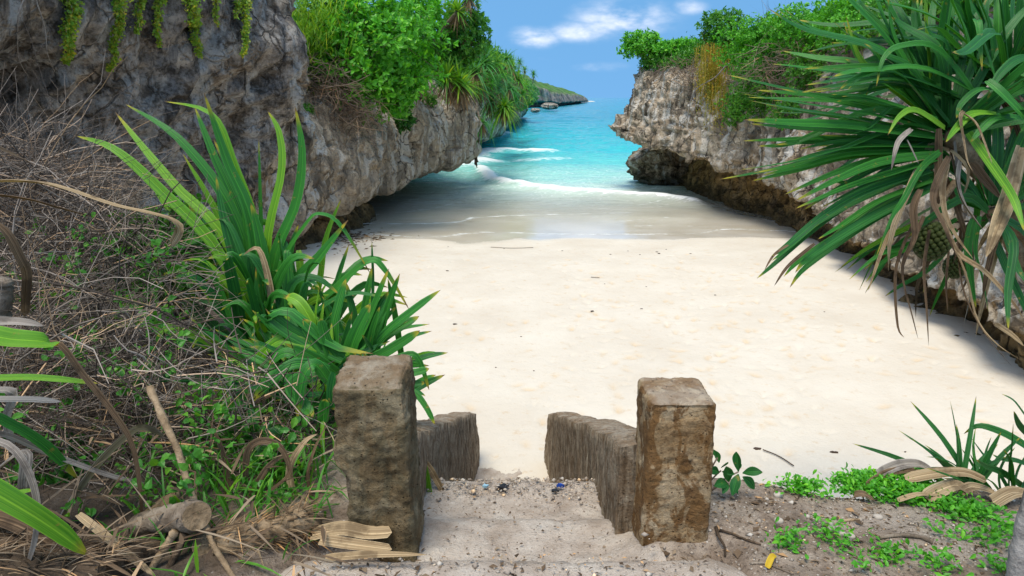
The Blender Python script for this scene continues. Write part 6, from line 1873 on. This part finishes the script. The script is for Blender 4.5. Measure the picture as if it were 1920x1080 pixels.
# ------------------------------------------------------------------ small single things
def ground_leaf(label, pix, w, mat, zoff=.02, name='dead_leaf', cat='dead leaf', **k):
    P = [on_ground(a, b) + np.array([0, 0, zoff + (.02 if 0 < i < len(pix) - 1 else 0)]) for i, (a, b) in enumerate(pix)]
    t = thing(name, label, cat, P[0]); strap_leaf(t, P, w, mat, name='blade', roll=RNG.uniform(-.3, .3), **k)
ground_leaf('flat tan dead leaf with a rounded end on the green ground cover', CR((1220, 365), (1380, 358), (1560, 352), (1690, 380)), .05, 'strap_dead', .05, tipw=.97, w0=.6)
ground_leaf('pale curled dead leaf base on the right edge of the bank', CR((1340, 450), (1420, 430), (1520, 400), (1600, 430)), .06, 'strap_dead', .03, tipw=.9)
ground_leaf('orange tan dead leaf at the far right edge of the bank', CR((1730, 490), (1800, 470), (1860, 455), (1960, 450)), .055, 'strap_dead', .04, tipw=.97, w0=1)
ground_leaf('long thin tan leaf crossing the ground cover', CR((1180, 465), (1300, 455), (1460, 440)), .022, 'strap_dead', .03)
ground_leaf('grey dead leaf lying on the rim behind the ground cover', CR((1060, 335), (1180, 305), (1300, 300), (1400, 330)), .045, 'strap_grey', .05)
ground_leaf('dark brown dead leaf on the rim behind the ground cover', CR((1000, 380), (1120, 330), (1260, 315), (1440, 360)), .035, 'strap_brown', .03)
ground_leaf('short dead leaf piece in the middle of the ground cover', CR((930, 420), (980, 440), (1050, 455)), .03, 'strap_brown', .02)
ground_leaf('small pale leaf scrap next to the pandanus seedling', CR((1540, 420), (1600, 410), (1700, 430), (1780, 455)), .04, 'strap_dead', .03)
ground_leaf('bright yellow fallen leaf on the soil', CR((425, 835), (450, 800), (482, 770)), .024, 'yellow', .012, 'fallen_leaf', 'leaf', n=9)


def ground_stick(label, pix, r, mat='bark', name='stick'):
    P = [on_ground(a, b) + np.array([0, 0, r * .8]) for a, b in pix]
    t = thing(name, label, 'stick', P[0]); mb = MB(); add_tube(mb, curve(P, 14), np.linspace(r, r * .6, 14) * (1 + .12 * RNG.normal(size=14)), 7); mb.part('wood', M[mat], t)
ground_stick('brown bent stick on the soil in front of the ground cover', CR((1390, 680), (1310, 650), (1200, 640), (1080, 655)), .010)
ground_stick('short reddish stick on the soil', CR((850, 555), (910, 548), (970, 545)), .006, 'bark_tan')
ground_stick('thin dark root running out from under the brown post', CR((150, 605), (230, 630), (300, 660), (390, 690)), .006, 'bark_dark', 'root')
ground_stick('grey brown twig at the bottom edge of the soil', CR((330, 800), (420, 800), (500, 830), (580, 862)), .005)
ground_stick('dark woody bit on the soil', CR((1055, 725), (1090, 722), (1125, 715)), .008, 'bark_dark')
ground_stick('thin upright root hugging the foot of the brown post', CR((130, 590), (150, 650), (180, 700), (185, 760)), .006, 'bark_dark', 'root')
t = thing('tree_trunk', 'smooth grey trunk leaning at the bottom right corner', 'tree', (1.56, 1.98, 2.3)); mb = MB()
P = curve([at(1903, 1110, 1.9), at(1915, 1030, 1.92), at(1935, 940, 1.95), at(1990, 820, 2.0)], 20)
add_tube(mb, P, np.linspace(.034, .026, 20) * (1 + .06 * RNG.normal(size=20)), 12); mb.part('trunk', M['bark_grey'], t)
mb = MB(); cc = P[-1]
crn = rand_unit(160, np.random.default_rng(3)); V, F = leaves_mesh(cc + np.array([.3, 0, .5]) + crn * np.array([.35, .3, .3]), crn, rand_unit(160, np.random.default_rng(4)), .09, .02, 1)
part('crown', V, F, M['leaf_mid'], t, False)


def scrap(name, label, cat, p, r, mat, seed, flat=.35):
    rng = np.random.default_rng(seed)
    n = 9; th = np.sort(rng.uniform(0, 2 * math.pi, n)); rr = r * rng.uniform(.5, 1.2, n)
    top = np.stack([np.cos(th) * rr, np.sin(th) * rr * .6, r * flat * rng.uniform(.2, 1, n)], -1); bot = top * np.array([1, 1, 0]) - np.array([0, 0, .004])
    V = np.concatenate([top, bot, [[0, 0, r * flat]]])
    mb = MB(); mb.add(V, np.array([[j, (j + 1) % n, n + (j + 1) % n, n + j] for j in range(n)])[:, ::-1]); mb.F[3].append(np.array([[2 * n, j, (j + 1) % n] for j in range(n)]))
    Vv, Ff = mb.get()
    return tag(obj(name, mesh_np(name, Vv, Ff, False), M[mat], None, p), label, cat)


def on_stairs(px, py):
    d = ray(px, py)
    for s in np.linspace(2.2, 9, 1600):
        p = CAM + d * s
        if p[2] < float(stair_z(p[1])) - .015: return p
    return on_z(px, py, 0)
scrap('plastic_scrap', 'blue plastic scrap on the right side of the stairs', 'litter', on_stairs(1052, 912), .022, 'blue', 1, .8)
scrap('plastic_scrap', 'pale blue plastic scrap on the left side of the stairs', 'litter', on_stairs(910, 911), .02, 'cyan', 2, .5)
scrap('plastic_scrap', 'black crumpled scrap lying in the middle of the stairs', 'litter', on_stairs(945, 914), .04, 'black', 3, .35)
scrap('plastic_scrap', 'small black scrap beside the blue one on the stairs', 'litter', on_stairs(1040, 920), .02, 'black', 4, .4)
scrap('petal', 'small red petal in the ground cover', 'petal', on_ground(*CR((1378, 470))[0]) + np.array([0, 0, .012]), .013, 'red', 5, .6)
for k, (a, b, lab) in enumerate([(860, 628, 'largest pale stone on the soil bank'), (800, 595, 'pale stone just above the largest one on the soil bank'), (490, 402, 'white stone near the rim beside the seedling'), (1070, 530, 'whitish stone near the ground cover'), (170, 830, 'dark lump of soil at the bottom edge right of the stairs'), (495, 552, 'small white shell piece on the soil'), (910, 642, 'tan stone right of the largest pale one')]):
    p = on_ground(*CR((a, b))[0]); boulder('stone', lab, p + np.array([0, 0, .004]), (.017, .014, .010), 20 + k, 10, 'pebble' if k != 4 else 'bark', .3, 'stone', 'loose stones on the soil')

# seaweed crumbs and twigs washed up on the sand
rg = np.random.default_rng(400)
for k, (a, b) in enumerate([(1178, 464), (1232, 466), (1236, 470), (1295, 471), (1054, 463), (945, 458), (1145, 472), (1200, 473), (838, 508), (1110, 583), (1203, 578), (1212, 537), (977, 632), (930, 690), (1134, 532), (1340, 553), (852, 608), (1001, 697), (1545, 590), (1565, 848), (1698, 848), (1420, 842), (1250, 460), (840, 453)]):
    p = on_z(a, b, 0); p[2] = float(sand_z(np.array([p[0]]), np.array([p[1]]))[0]) + .005
    o = scrap('seaweed_scrap', 'dark dry seaweed scrap lying on the white sand', 'seaweed', p, .028 * rg.uniform(.6, 1.8), 'weed', 500 + k, .3); o['group'] = 'seaweed scraps on the sand'
for pp, lab in [([(920, 456), (960, 458), (1000, 457)], 'thin straight twig near the wet edge of the sand'), ([(1430, 846), (1460, 858), (1488, 876)], 'dark curved twig on the sand right of the brown post'), ([(1108, 520), (1124, 521)], 'short twig lying in the middle of the sand')]:
    P = []
    for a, b in pp:
        p = on_z(a, b, 0); p[2] = float(sand_z(np.array([p[0]]), np.array([p[1]]))[0]) + .02; P.append(p)
    t = thing('twig', lab, 'twig', P[0]); mb = MB(); add_tube(mb, curve(P, 8), .007, 5); mb.part('wood', M['bark_dark'], t)
# dry wrack at the foot of the left cliff
rg = np.random.default_rng(410); n = 260
P = np.stack([rg.normal(-4.9, .5, n), rg.normal(20.6, 1.0, n), np.zeros(n)], -1); P[:, 2] = sand_z(P[:, 0], P[:, 1]) + .01
V, F = leaves_mesh(P, rg.normal(size=(n, 3)) * np.array([1, 1, .1]), unit(rg.normal(size=(n, 3)) * .3 + np.array([0, 0, 1])), rg.uniform(.05, .3, n), rg.uniform(.01, .04, n), 0)
o = obj('dry_wrack', mesh_np('dry_wrack', V, F), M['litter']); tag(o, 'dark dry wrack washed up at the foot of the left cliff', 'seaweed', None, 'stuff')
